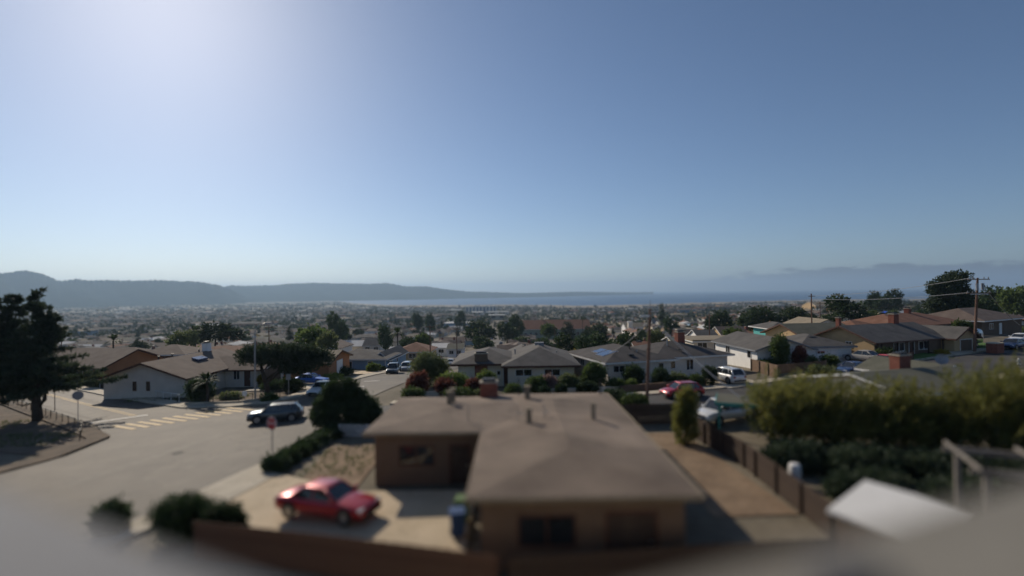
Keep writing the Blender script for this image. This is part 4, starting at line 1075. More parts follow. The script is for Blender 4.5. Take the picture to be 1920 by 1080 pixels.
sgn = thing('yard_sign', 'small white square sign on the corner lot by the street lamp', 'sign', (-30.4, 57.4, g(-30.4, 57.4)))
MB().box(-.03, .03, .01, .05, 0, 1.0).build('post', M['steel'], sgn, fix=False); MB().box(-.25, .25, -.012, .01, .75, 1.3).build('panel', M['sign_white'], sgn, fix=False)
sgn = thing('signpost', 'back of a narrow street sign on a post beside the lamp', 'sign', (-27.0, 61.0, g(-27.0, 61.0)))
MB().box(-.03, .03, -.03, .03, 0, 2.6).build('post', M['steel'], sgn, fix=False); MB().box(-.28, .28, -.05, -.032, 1.9, 2.6).build('panel', M['sign_back'], sgn, fix=False)
hy = thing('fire_hydrant', 'pale fire hydrant at the kerb near the right edge', 'hydrant', (59.4, 59.6, g(59.4, 59.6) + .1))
MB().tube([(0, 0, 0), (0, 0, .1), (0, 0, .12), (0, 0, .55), (0, 0, .62), (0, 0, .75)], [.17, .17, .11, .11, .14, .04], 12).build('barrel', M['trim_white'], hy, smooth=False)
MB().tube([(-.22, 0, .42), (.22, 0, .42)], .06, 8).build('nozzle', M['trim_white'], hy)
ub = thing('utility_cabinet', 'red-brown brick pillar box standing beside the tall pole', 'cabinet', (65.6, 69.0, g(65.6, 69.0)), math.radians(25))
MB().box(-.95, .95, -.6, .6, 0, 1.35).build('body', M['brick'], ub, fix=False); MB().box(-1.0, 1.0, -.65, .65, 1.352, 1.44).build('cap', M['concrete'], ub, fix=False)

def fence(label, pts, hgt, m, post_m='wood_dark', board=.16, gap=.012, single=True, cap=True, dz=0.0, group=None):
    root = thing('fence', label, 'fence', (pts[0][0], pts[0][1], g(*pts[0])), 0, group)
    o = Vector(root.location)
    me = None; bm_ = MB(); posts = []
    for i in range(len(pts) - 1):
        a = Vector(pts[i]); b = Vector(pts[i + 1]); L = (b - a).length; n = max(1, int(L / (board + gap))); ang = math.atan2((b - a).y, (b - a).x)
        for k in range(n):
            p = a.lerp(b, (k + .5) / n); z = g(p.x, p.y) + dz
            hh = hgt * (1 + .012 * math.sin(k * 2.7))
            if single:
                if me is None: me = MB().box(-board / 2, board / 2, -.012, .012, 0, 1).mesh('board', M[m])
                q = bpy.data.objects.new('board', me); COL.objects.link(q); q.parent = root
                q.location = (p.x - o.x, p.y - o.y, z - o.z); q.rotation_euler = (0, 0, ang); q.scale = (1, 1, hh)
            else:
                ca, sa = math.cos(ang), math.sin(ang); h2 = board / 2
                c = [(p.x - o.x + u * ca - v * sa, p.y - o.y + u * sa + v * ca) for u, v in ((-h2, -.012), (h2, -.012), (h2, .012), (-h2, .012))]
                bm_.loft([[(x, y, z - o.z) for x, y in c], [(x, y, z - o.z + hh) for x, y in c]])
        for k in range(int(L / 2.4) + 1):
            p = a.lerp(b, min(1, k * 2.4 / L)); z = g(p.x, p.y) + dz
            ny = Vector((-(b - a).y, (b - a).x)).normalized() * .075
            MB().box(p.x - o.x + ny.x - .05, p.x - o.x + ny.x + .05, p.y - o.y + ny.y - .05, p.y - o.y + ny.y + .05, z - o.z - .2, z - o.z + hgt * .97).build('post', M[post_m], root, fix=False)
    if not single: tag(bm_.build('boards', M[m], root, fix=False), kind='stuff')
    return root
fence('brown board fence along the near edge of the tan driveway', [(-13.2, 20.9), (-.6, 17.4)], 1.5, 'wood_red', board=.2)
fence('dark board fence below the front wall of the tan-roofed bungalow', [(-.2, 17.1), (13.2, 18.4)], 1.6, 'wood_dark', board=.22)
fence('dark board fence along the dirt strip right of the tan-roofed bungalow', [(13.2, 18.9), (13.6, 30), (12.7, 37.8)], 1.5, 'wood_dark', board=.22)
fence('dark fence behind the bungalow facing the red hatchback street', [(7.4, 40.2), (13.8, 40.4)], 1.6, 'wood_dark', board=.2)
fence('redwood board fence between the white garage and the red sedan', [(47.2, 66.0), (48.6, 63.4), (51.2, 64.8)], 1.15, 'wood_red', board=.2, single=False)
fence('weathered board fence beside the sunlit white wall', [(30.6, 58.5), (30.9, 66.0)], 1.5, 'wood', board=.18, single=False)
fence('low brown fence before the grey house with front gable', [(31.4, 61.6), (38.6, 62.4)], 1.1, 'wood', board=.18, single=False)
fence('sunlit tan fence between the gabled house and the long brown house', [(45.8, 70.6), (47.6, 70.0)], 1.7, 'wood', board=.18, single=False)
fence('small pale picket fence beside the round bush', [(-13.6, 39.5), (-10.2, 38.5)], .95, 'trim_white', 'trim_white', board=.09, gap=.08, single=False)
fence('dark board fence along the side yard of the terracotta house', [(-66, 76.6), (-51.2, 67.0)], 1.5, 'wood_dark', board=.2, single=False)
rl = thing('railing', 'pale top-railed fence along the pavement of the corner house', 'railing', (0, 0, 0))
_P = [(-63, 74.6), (-49.4, 65.6), (-40.8, 60.0), (-38.6, 58.6)]
_pts = [(p.x, p.y, g(p.x, p.y) + 1.0) for p in resample(_P, 2.0)]
MB().tube(_pts, .045, 6).build('top_rail', M['trim_white'], rl)
for p in _pts: MB().box(p[0] - .035, p[0] + .035, p[1] - .035, p[1] + .035, p[2] - 1.0, p[2] - .03).build('post', M['trim_white'], rl, fix=False)
rl = thing('railing', 'thin dark wire fence round the brown corner lot', 'railing', (0, 0, 0))
_pts = [(p.x, p.y, g(p.x, p.y) + .9) for p in resample([(-38.4, 58.0), (-35.5, 57.6), (-31, 57.6), (-27.6, 60.0)], 1.5)]
for q in (0, .35): MB().tube([(x, y, z - q) for x, y, z in _pts], .015, 5).build('rail', M['dark_metal'], rl)
for p in _pts: MB().box(p[0] - .025, p[0] + .025, p[1] - .025, p[1] + .025, p[2] - .9, p[2] + .05).build('post', M['dark_metal'], rl, fix=False)
rl = thing('railing', 'sagging wire fence with thin stakes along the dirt corner', 'railing', (0, 0, 0))
_pts = [(p.x, p.y, g(p.x, p.y) + .8) for p in resample([(-62, 62.0), (-47.5, 52.0), (-39.6, 46.6), (-36.4, 42.6)], 1.8)]
MB().tube(_pts, .012, 5).build('wire', M['steel'], rl)
for p in _pts: MB().box(p[0] - .025, p[0] + .025, p[1] - .025, p[1] + .025, p[2] - .8, p[2] + .12).build('stake', M['wood_dark'], rl, fix=False)
rl = thing('railing', 'short black railing behind the navy sedan', 'railing', (0, 0, 0))
for k in range(5): MB().box(40.9 + .32 * k - .04, 40.9 + .32 * k + .04, 59.6 + .12 * k, 59.68 + .12 * k, g(41, 59.6), g(41, 59.6) + 1.3).build('bar', M['dark_metal'], rl, fix=False)
MB().tube([(40.8, 59.6, g(41, 59.6) + 1.3), (42.3, 60.2, g(41, 59.6) + 1.3)], .03, 6).build('top_rail', M['dark_metal'], rl)
def garden_wall(label, pts, h_, m, w=.22):
    o = MB(); 
    for i in range(len(pts) - 1):
        P = resample(pts[i:i + 2], 1.5)
        for j in range(len(P) - 1):
            a, b = P[j], P[j + 1]; t = (b - a).normalized(); nn = Vector((-t.y, t.x)) * w / 2
            za, zb = g(a.x, a.y), g(b.x, b.y)
            o.loft([[(a.x + nn.x, a.y + nn.y, za - .4), (a.x - nn.x, a.y - nn.y, za - .4), (a.x - nn.x, a.y - nn.y, za + h_), (a.x + nn.x, a.y + nn.y, za + h_)],
                    [(b.x + nn.x, b.y + nn.y, zb - .4), (b.x - nn.x, b.y - nn.y, zb - .4), (b.x - nn.x, b.y - nn.y, zb + h_), (b.x + nn.x, b.y + nn.y, zb + h_)]])
    return tag(o.build('garden_wall', M[m]), label, 'wall')
garden_wall('low pale retaining wall before the windows of the cream bungalow', [(3.2, 54.2), (12.5, 55.0)], .65, 'w_cream')
garden_wall('low pale wall behind the red shrubs at the left of the cream bungalow', [(-12.0, 54.2), (-3.6, 54.2)], .7, 'w_cream')
garden_wall('low brown retaining wall in front of the grey bungalow', [(11.5, 54.6), (21.6, 57.0)], .75, 'w_brown')
garden_wall('low concrete kerb wall at the front of the brown corner lot', [(-36.8, 56.9), (-30.6, 56.6), (-28.0, 58.4)], .35, 'concrete')
# bins, shed, pergola, barrel, carport
def bin_(label, x, y, m, rz):
    b = thing('wheelie_bin', label, 'bin', (x, y, .21), rz)
    MB().loft([[(-.25, -.28, .08), (.25, -.28, .08), (.25, .28, .08), (-.25, .28, .08)], [(-.31, -.36, 1.0), (.31, -.36, 1.0), (.31, .36, 1.0), (-.31, .36, 1.0)]]).build('body', M[m], b)
    MB().cbox(-.34, .34, -.42, .38, 1.003, 1.10, .04).build('lid', M[m], b)
    for s in (-1, 1): MB().tube([(s * .30, .26, .11), (s * .22, .26, .11)], .11, 10).build('wheel', M['tyre'], b)
    MB().tube([(-.26, .42, .98), (.26, .42, .98)], .025, 6).build('handle', M['plastic_dark'], b)
bin_('blue wheeled bin on the driveway beside the bungalow corner', -2.45, 21.6, 'bin_blue', .2)
bin_('green wheeled bin just behind the blue bin', -2.35, 22.9, 'bin_green', -.1)
sh = thing('shed', 'small white-roofed garden shed beyond the right roof edge', 'shed', (12.3, 16.4, .5), math.radians(30))
MB().box(-1.05, 1.05, -1.3, 1.3, -.9, 2.49).build('wall', M['wood'], sh, fix=False)
MB().prism([(-1.25, 2.47), (1.25, 2.97), (1.25, 3.07), (-1.25, 2.57)], 'y', -1.5, 1.5).build('roof', M['trim_white'], sh)
door(sh, 'S', -1.3, 0, .9, 1.9, 'wood_dark')
pg = thing('pergola', 'weathered grey timber pergola at the right edge behind the shed', 'pergola', (18.2, 19.6, 0), math.radians(-25))
for x in (0, 4.4):
    for y in (0, 3): MB().box(x - .1, x + .1, y - .1, y + .1, -.2, 3.2).build('post', M['wood_grey'], pg, fix=False)
for y in (0, 3): MB().box(-.5, 5.0, y - .06, y + .06, 3.203, 3.45).build('beam', M['wood_grey'], pg, fix=False)
for k in (0, 4, 8): MB().box(-.3 + .6 * k - .04, -.3 + .6 * k + .04, -.5, 3.5, 3.453, 3.6).build('rafter', M['wood_grey'], pg, fix=False)
br = MB().loft([[(r * math.cos(i * math.pi / 8), r * math.sin(i * math.pi / 8), z) for i in range(16)] for r, z in ((.24, 0), (.29, .1), (.31, .55), (.29, 1.0), (.25, 1.1), (.20, 1.12))]).build('barrel', M['trim_white'], smooth=True)
br.location = (15.0, 27.2, .02); tag(br, 'white plastic barrel standing before the hedge shadow', 'barrel')
cp = thing('carport', 'flat carport roof with teal edge beside the white pickup', 'carport', (14.5, 36.4, 0), math.radians(-24))
MB().box(0, 5.2, 0, 3.4, 2.30, 2.44).build('roof', M['roof_olive'], cp, fix=False)
MB().box(-.04, 5.24, -.05, -.003, 2.22, 2.46).box(-.05, -.003, -.003, 3.4, 2.22, 2.46).build('fascia', M['trim_teal'], cp, fix=False)
for x, y in ((.2, .2), (5.0, .2), (.2, 3.2), (5.0, 3.2)): MB().box(x - .06, x + .06, y - .06, y + .06, -.2, 2.297).build('post', M['trim_teal'], cp, fix=False)
# ------------------------------------------------------------------ trees and shrubs near by
def limb(*pts): return [Vector(p) for p in pts]
# big cypress at the left
loc = (-48.0, 51.2, g(-48.0, 51.2) - .1)
def layered(H, z0, R, top, seed, right=1.0):
    """a conifer's tiers: many flat sprays, wide below, ragged spires on top"""
    rg = random.Random(seed); bl = []
    for k in range(60):
        t = rg.random() ** .85; z = z0 + (H - z0) * t; r = R * (1 - .80 * t) * rg.uniform(.7, 1.1); a = rg.random() * 2 * math.pi
        d = r * rg.uniform(.35, .78)
        bl.append((d * math.cos(a) * (right if math.cos(a) > 0 else 1), d * math.sin(a) * .8, z, r * .40 + .25, r * .30 + .25, .20 + .14 * rg.random()))
    bl.append((0, 0, z0 + (H - z0) * .30, R * .34, R * .32, (H - z0) * .32)); bl.append((0, 0, z0 + (H - z0) * .62, R * .18, R * .18, (H - z0) * .26))
    for x, z in top: bl.append((x, 0, z - .9, .15, .15, 1.3)); bl.append((x * .95, .1, z - 2.2, .34, .32, 1.1))
    return bl
plant('cypress_tree', 'big dark cypress with ragged spiry tops and layered branches at the left', 'tree', loc,
      [(0, 0, 5.6, 2.2, 2.0, 2.2), (-1.8, 0, 6.2, 1.8, 1.8, 2.6), (-.3, 0, 8.2, 1.0, 1.0, 1.6)], 150, 12, .2, (.46, .06), 'lf_cypress', ([(0, 0, 0), (-.1, 0, 1.6), (-.2, 0, 3.4), (0, 0, 8), (0, 0, 12.5)], [.48, .40, .32, .12, .03]),
      limbs=[(limb((0, 0, 1.2), (.7, 0, 2.2), (.9, .1, 3.8), (2.6, 0, 5.4)), [.22, .20, .16, .06]), (limb((-.1, 0, 1.8), (-1.4, 0, 3.0), (-2.3, .2, 6), (-2.4, .2, 11.5)), [.20, .17, .12, .03]),
             (limb((0, 0, 2.0), (-1.2, -.3, 1.7), (-1.9, -.3, 1.9)), [.10, .07, .03])], part='crown', V=conifer_leaves([(.1, 0, 13.8), (-2.6, .2, 13.2), (.9, -.2, 11.2)], 2.9, 7.0, 82, 1, 1.1), seed=1, shell=.3)
plant('cypress_tree', 'second dark cypress cut off by the left picture edge', 'tree', (-51.9, 50.6, g(-51.9, 50.6) - .1),
      [(0, 0, 5.4, 2.2, 2.0, 2.6)], 90, 12, .2, (.46, .06), 'lf_cypress', ([(0, 0, 0), (0, 0, 7), (0, 0, 11.5)], [.42, .15, .03]), part='crown', V=conifer_leaves([(0, 0, 12.6), (1.2, 0, 11.4)], 2.4, 6.2, 85, 2), seed=2, shell=.3)
# flat-topped cypress by the street
loc = (-28.6, 62.6, g(-28.6, 62.6) - .1)
plant('cypress_tree', 'wide flat-topped cypress leaning over the blue sedan', 'tree', loc,
      [(0, 0, 4.7, 4.2, 3.2, 1.1), (-3.2, 0, 5.1, 2.0, 2.2, .75), (2.8, 0, 4.6, 2.8, 2.4, 1.2), (4.6, .2, 4.3, 1.6, 1.6, .9), (-1.5, 0, 5.5, 2.6, 2.2, .6), (1.5, 0, 5.4, 2.8, 2.4, .6), (2.2, 0, 3.4, 2.2, 1.8, .8), (-4.4, 0, 4.4, .9, .8, .3)],
      1800, 11, .20, (.38, .075), 'lf_cypress', ([(-1.6, 0, 0), (-1.9, 0, 1.5), (-2.4, 0, 3.2), (-2.8, 0, 4.6)], [.34, .28, .2, .08]),
      limbs=[(limb((-1.8, 0, 1.4), (-.4, 0, 2.7), (1.6, 0, 4.2)), [.2, .16, .06]), (limb((-1.9, 0, 1.9), (.3, .3, 3.4), (3.2, .2, 4.3)), [.15, .12, .05])], part='crown', up=.5, seed=3, shell=.45, out=.8)
# round dark bush
loc = (-14.0, 42.4, g(-14.0, 42.4))
plant('round_bush', 'large dark rounded shrub beside the roof of the foreground bungalow', 'shrub', loc,
      [(.1, 0, 1.3, 2.5, 2.2, 1.3), (-.6, 0, 2.5, 1.35, 1.3, 1.3), (1.2, .1, 1.5, 1.35, 1.2, 1.1), (-1.6, 0, 1.5, 1.0, 1.1, 1.2), (.2, 0, 3.2, .75, .8, .75), (2.0, -.2, .9, .9, .9, .8), (-.9, -.6, 3.3, .55, .5, .55), (.9, -.4, 2.6, .8, .7, .7), (-2.1, .1, 1.0, .7, .8, .8)],
      2000, 11, .15, (.22, .075), 'lf_dark', ([(0, 0, 0), (0, 0, 2)], [.2, .1]), up=.3, seed=4, shell=.7, spray=(70, .5, 9, 0))
def bush(label, u, vtop, wpx, Y, m, name='shrub', cat='shrub', n=420, leaf=(.20, .07), seed=0, depth=.8, group=None, flat=1.0, per=9, lobes=4, up=.4, xoff=0.0, base=None):
    p = at(u, vtop, Y); zb = g(p.x, p.y) if base is None else base
    H = max(.5, p.z - zb); R = wpx / FPX * Y / 2
    rg = random.Random(seed + int(u))
    blobs = [(0, 0, H * .52, R * .82, R * depth * .85, H * .50)]
    for k in range(lobes):
        a = 2 * math.pi * (k + rg.random() * .6) / lobes
        blobs.append((R * .48 * math.cos(a), R * .45 * depth * math.sin(a), H * (.45 + .28 * rg.random()), R * (.38 + .2 * rg.random()), R * .4 * depth, H * (.26 + .1 * rg.random())))
    return plant(name, label, cat, (p.x, p.y, zb), blobs, n, per, .10 + R * .04, leaf, m, ([(0, 0, -.1), (0, 0, H * .5)], [.06, .03]), group=group, seed=seed + int(u), shell=.62, up=up)
S = bush
S('large soft olive-green shrub at the left corner of the cream bungalow', 806, 664, 76, 63, 'lf_olive', n=1000, leaf=(.32, .05), seed=1, lobes=6)
S('tall dark red hedge shrub beside the street, leftmost of the red shrubs', 783, 700, 42, 55, 'lf_red', n=520, seed=2)
S('dark red shrub behind the flagpole-thin pole', 836, 713, 46, 54.5, 'lf_red', n=420, seed=3)
S('dark red shrub left of the brick chimney top', 888, 712, 34, 54.5, 'lf_red', n=360, seed=4)
S('yellow-green shrub between the red shrubs and the cream wall', 848, 702, 62, 56.5, 'lf_light', n=520, seed=5)
S('light green bushy plant in front of the brick chimney panel', 911, 699, 36, 56.8, 'lf_light', n=520, leaf=(.26, .06), seed=6)
S('clipped round green bush before the cream bungalow entrance', 962, 722, 34, 52.6, 'lf_mid', n=520, leaf=(.12, .05), seed=7, lobes=0)
S('small rounded tree-like shrub below the bungalow windows', 1005, 709, 40, 54.8, 'lf_mid', n=520, seed=8)
S('pink-flowering shrub below the right bungalow window', 1030, 704, 30, 55.6, 'lf_pink', n=300, seed=9)
S('grey-green rounded shrub right of the flowering one', 1066, 704, 44, 56, 'lf_olive', n=480, seed=10)
S('tall leafy shrub at the right corner of the cream bungalow', 1112, 684, 44, 57, 'lf_mid', n=700, leaf=(.26, .09), seed=11)
S('dark tall shrub against the grey bungalow wall', 1188, 686, 42, 58.8, 'lf_dark', n=520, seed=12)
S('small bright green round bush before the grey bungalow', 1184, 712, 20, 55.5, 'lf_light', n=260, leaf=(.14, .05), seed=13)
S('dark clipped block shrub beside the leaning pole', 1237, 692, 36, 57.5, 'lf_dark', n=560, leaf=(.14, .05), seed=14)
S('silvery green mounded shrub behind the red hatchback', 1270, 703, 36, 57.5, 'lf_olive', n=420, seed=15)
S('dark square hedge bush left of the white SUV', 1331, 688, 30, 57.2, 'lf_dark', n=520, leaf=(.14, .05), seed=16)
S('low green shrub between hatchback and white SUV', 1305, 706, 30, 56.6, 'lf_mid', n=260, seed=17)
S('dark low hedge at the right side of the foreground roof', 1150, 735, 50, 47.5, 'lf_dark', n=420, seed=18)
S('ragged green shrub at the foot of the leaning pole', 1190, 742, 50, 45.2, 'lf_mid', n=420, leaf=(.3, .05), seed=19)
S('dark green low shrub beside the street corner left of the roof', 775, 730, 46, 52.5, 'lf_mid', n=320, seed=20)
S('low green ground shrub under the red shrubs', 862, 731, 60, 52.2, 'lf_mid', n=360, seed=21)
S('low green shrub right of the red shrubs by the brick chimney', 905, 733, 36, 52.0, 'lf_olive', n=260, seed=22)
S('dark shrub tucked under the bungalow right window', 1052, 722, 20, 53.6, 'lf_dark', n=200, seed=23)
S('small dark bush before the low wall', 1020, 727, 22, 53.2, 'lf_dark', n=200, seed=24)
S('dark shrub below the tall one at the bungalow corner', 1100, 718, 40, 54.0, 'lf_dark', n=420, seed=25)
S('brown-green shrub at the left of the grey bungalow drive', 1155, 712, 36, 55.4, 'lf_mid', n=300, seed=26)
S('orange-yellow flowering bush behind the cream bungalow', 1078, 657, 22, 72, 'lf_yellow', n=260, seed=27)
S('dark rounded shrub next to the small palm on the corner lot', 375, 715, 46, 58.5, 'lf_dark', n=620, leaf=(.3, .06), seed=28)
S('low dry shrub on the brown corner lot', 432, 738, 40, 60, 'lf_olive', n=160, seed=29)
S('low dark hedge under the flat cypress', 520, 716, 60, 66, 'lf_dark', n=420, seed=30)
S('yellow flowering shrub beside the dark garage', 490, 704, 14, 69, 'lf_yellow', n=160, seed=31)
S('dark shrub left of the blue sedan', 548, 712, 40, 64, 'lf_dark', n=420, seed=32)
S('round dark hedge behind the blue sedan', 640, 690, 50, 84, 'lf_dark', n=480, seed=33)
S('bright green low hedge behind the blue sedan roof', 625, 704, 40, 76, 'lf_light', n=260, seed=34)
S('small light green tree in front of the blue-walled house', 699, 683, 26, 91, 'lf_light', n=320, seed=35)
S('dark shrub beside the blue-walled house steps', 718, 690, 22, 96, 'lf_dark', n=220, seed=36)
S('brownish dry shrub by the left fence of the terracotta house', 180, 700, 40, 72, 'lf_olive', n=360, seed=37)
S('dark green shrub in front of the terracotta house', 130, 705, 60, 74, 'lf_dark', n=420, seed=38)
S('grey-green rounded tree before the front gable', 1462, 629, 36, 64.5, 'lf_mid', n=700, seed=39)
S('pink bougainvillea-like shrub climbing by the white-framed window', 1500, 652, 26, 64.8, 'lf_red', n=420, seed=40)
S('pale spiky shrub before the gabled house garage', 1522, 672, 22, 64, 'lf_olive', n=200, leaf=(.4, .03), seed=41)
S('brown shrub left of the white garage door', 1556, 668, 34, 64, 'lf_mid', n=300, seed=42)
S('dark shrub bed at the left corner of the gabled house', 1440, 676, 50, 65, 'lf_dark', n=360, seed=43)
S('white-flowering shrub before the dark porch', 1660, 655, 40, 65.6, 'lf_mid', n=420, seed=44)
S('dark rounded shrub beside the white-flowering one', 1690, 664, 34, 65.4, 'lf_dark', n=360, seed=45)
S('low yellow flower bed by the brown garage', 1766, 658, 26, 68.6, 'lf_yellow', n=220, leaf=(.14, .05), seed=46, flat=.5)
S('round leafy tree left of the tall pole', 1808, 604, 38, 74.5, 'lf_mid', n=900, seed=47, leaf=(.25, .08))
S('dark shrub under the round leafy tree', 1800, 640, 40, 75, 'lf_dark', n=360, seed=48)
S('low hedge in front of the navy sedan', 1540, 690, 60, 56.5, 'lf_olive', n=420, seed=49)
S('dark shrub in the shade below the left street lamp', 505, 745, 26, 57.4, 'lf_mid', n=120, leaf=(.55, .05), seed=50, up=.8)
S('dark shrub at the front left by the roadside', 210, 945, 60, 23.6, 'lf_dark', n=260, seed=51)
S('dark green shrub left of the driveway apron', 345, 938, 110, 22.6, 'lf_dark', n=620, seed=52)
S('second dark green shrub left of the tan driveway', 420, 950, 70, 22.0, 'lf_dark', n=420, seed=53)
for k in range(7):
    S('low dark hedge bush along the pavement edge, %s from the round bush' % ['first', 'second', 'third', 'fourth', 'fifth', 'sixth', 'seventh'][k], 632 - 19 * k, 800 + 10 * k, 46, 40.2 - 1.45 * k, 'lf_dark', n=260, seed=60 + k, group='dark hedge bushes along the pavement')
# small palm on the corner lot
def palm(name, label, loc, H, R, seed, group=None, thick=.16, fronds=26):
    root = thing(name, label, 'tree', loc, 0, group)
    rg = random.Random(seed)
    MB().tube([(0, 0, -.1), (.05, 0, H * .5), (0, 0, H)], [thick * 1.2, thick, thick], 8).build('trunk', M['bark'], root)
    mb = MB()
    for k in range(fronds):
        a = rg.random() * 2 * math.pi; e = rg.uniform(-.4, 1.2); d = Vector((math.cos(a) * math.cos(e), math.sin(a) * math.cos(e), math.sin(e)))
        sdv = Vector((-math.sin(a), math.cos(a), 0)) * R * .09
        p0 = Vector((0, 0, H)); p1 = p0 + d * R * .55; p2 = p0 + d * R - Vector((0, 0, R * .25))
        mb.add([p0, p1 + sdv, p2, p1 - sdv], [(0, 1, 2, 3)])
    mb.build('crown', M['lf_dark'], root, fix=False)
    return root
palm('palm_tree', 'small spiky palm on the corner lot by the pale house', (-34.6, 57.4, g(-34.6, 57.4)), 2.5, 1.7, 3, fronds=60)
# the juniper hedge and column
jl = (11.7, 34.6, 0.0)
plant('columnar_juniper', 'lone columnar juniper standing before the red hatchback', 'shrub', jl,
      [(0, 0, 1.0, .75, .7, 1.0), (.05, 0, 2.2, .72, .7, 1.0), (.15, 0, 3.1, .55, .5, .75), (-.3, 0, 1.9, .5, .5, .6)], 620, 11, .10, (.22, .035), 'lf_juniper', ([(0, 0, 0), (0, 0, 2)], [.1, .05]), up=.9, seed=8, shell=.6, spray=(50, .5, 10, .2))
hedge = [(18.6, 34.8, 5.1, 2.3, 'leftmost juniper of the tall hedge, its ragged left side open to the street'), (21.5, 34.2, 4.5, 2.5, 'second juniper from the left in the tall hedge'),
         (24.4, 33.6, 4.3, 2.4, 'third juniper from the left, before the grey low roof'), (27.3, 33.2, 3.7, 2.4, 'juniper of the tall hedge below the red brick chimney'),
         (29.7, 31.4, 6.3, 2.5, 'tall juniper at the right edge of the hedge'), (31.9, 30.2, 6.9, 2.6, 'juniper cut off by the right picture edge')]
for k, (x, y, H, R, lab) in enumerate(hedge):
    rg = random.Random(40 + k); bl = [(0, 0, H * .42, R * .9, R * .8, H * .42)]
    for q in range(9):
        a = rg.random() * 2 * math.pi; d = R * rg.uniform(.3, .95); hh = H * rg.uniform(.35, .82)
        bl.append((d * math.cos(a), d * .8 * math.sin(a), hh, R * rg.uniform(.22, .4), R * rg.uniform(.22, .4), H * rg.uniform(.12, .22)))
    for q in range(15):
        a = rg.random() * 2 * math.pi; d = R * rg.uniform(.1, .95)
        bl.append((d * math.cos(a), d * .8 * math.sin(a), H * rg.uniform(.74, .98), .14, .14, H * .13))
    plant('juniper', lab, 'shrub', (x, y, 0), [(0, 0, H * .36, R * .8, R * .7, H * .36)], 420, 12, .15, (.34, .04), 'lf_juniper', ([(0, 0, 0), (.2, 0, H * .6)], [.18, .05]), group='tall juniper hedge', V=flame_leaves(R, H * .96, 190, 70 + k),
          limbs=[(limb((0, 0, .4), (R * .5 * math.cos(j), R * .5 * math.sin(j), H * .4), (R * .75 * math.cos(j), R * .7 * math.sin(j), H * .65)), [.09, .06, .02]) for j in (0, 1.3, 2.5, 3.7, 5)], up=1.0, seed=70 + k, shell=.5)
for k, (x, y, w, hh, lab) in enumerate([(16.4, 29.6, 3.2, 1.5, 'low dark shrub at the foot of the hedge nearest the carport'), (19.6, 28.4, 3.6, 1.6, 'low dark shrub behind the white barrel'), (23.2, 27.6, 3.8, 1.5, 'low dark shrub below the middle junipers'),
                                        (17.6, 25.4, 3.4, 1.2, 'low dark shrub between barrel and shed'), (21.4, 24.0, 3.6, 1.3, 'low dark shrub beside the pergola post'), (26.6, 26.2, 3.6, 1.5, 'low dark shrub under the right junipers'), (15.6, 21.6, 2.6, 1.0, 'low dark shrub in front of the shed roof')]):
    plant('shrub', lab, 'shrub', (x, y, 0), [(0, 0, hh * .4, w * .5, w * .45, hh * .5), (w * .3, .2, hh * .5, w * .28, w * .25, hh * .4), (-w * .3, -.2, hh * .45, w * .3, w * .25, hh * .42)], 520, 10, .14, (.24, .06), 'lf_cypress', ([(0, 0, 0), (0, 0, hh * .5)], [.06, .03]), group='dark shrubs below the hedge', seed=120 + k, shell=.6, spray=(40, .5, 8, 0))
# grass tufts and dry weeds
rg = np.random.default_rng(5)
def tufts(label, rects, n, hgt, m, dz=.05):
    V = []
    per = 5
    for (x0, x1, y0, y1), k in zip(rects, n):
        P = np.stack([rg.uniform(x0, x1, k), rg.uniform(y0, y1, k)], 1)
        z = G(P[:, 0], P[:, 1]) + dz - .02
        P = np.concatenate([P, z[:, None]], 1).repeat(per, 0)
        a = unit(rg.normal(size=(len(P), 3)) * .5 + np.array([0, 0, 1])); L = hgt * (.5 + rg.random(len(P)))[:, None]
        sdv = unit(np.cross(a, rg.normal(size=(len(P), 3)))) * .02
        P[:, :2] += rg.normal(size=(len(P), 2)) * .05
        V.append(np.stack([P - sdv, P + sdv, P + a * L + sdv * .2, P + a * L - sdv * .2], 1))
    o = bpy.data.objects.new('grass', quad_mesh('grass', np.concatenate(V), M[m])); COL.objects.link(o)
    tag(o, label, 'grass', kind='stuff')
tufts('short green lawn grass before the long brown house', [(47.5, 57.0, 64.5, 69.0)], [500], .06, 'lf_light', .2)
tufts('dry weeds and stubble on the dirt lots', [(-62, -48, 45, 51), (-52, -38, 41, 45.5), (-46, -32, 59.5, 63), (-13, -9, 30, 36)], [600, 500, 500, 200], .22, 'lf_olive')
# ------------------------------------------------------------------ the town below
_aa = np.radians(np.linspace(-19, 62, 150))
_A, _T = np.meshgrid(_aa, np.linspace(0, 1, 12), indexing='ij')
_R = np.interp(np.degrees(_A), _shore_a, _shore_r) - 430 + 440 * _T
_X, _Y = _R * np.sin(_A), _R * np.cos(_A)
_Z = G(_X, _Y) + .8
bare('dunes', np.stack([_X.ravel(), _Y.ravel(), _Z.ravel()], 1).tolist(),
     [(i * 12 + j, i * 12 + j + 1, (i + 1) * 12 + j + 1, (i + 1) * 12 + j) for i in range(149) for j in range(11)], M['sand'], smooth=True)['kind'] = 'structure'
EP = Vector((.047, 1)).normalized(); EQ = Vector((1, -.047)).normalized(); ORG = Vector((-19, 78))
def pq(p, q):
    v = ORG + EP * p + EQ * q
    return v.x, v.y
SP = 74.0
def street(qs, p0, p1, w=9.0):
    P = [pq(p0 + (p1 - p0) * k / 40., qs + 3 * math.sin((p0 + (p1 - p0) * k / 40.) * .006 + qs)) for k in range(41)]
    L = [(x - w / 2, y) for x, y in P]; R = [(x + w / 2, y) for x, y in P]
    return ribbon('road', L, R, .35, 'asphalt', step=14, cross=2)
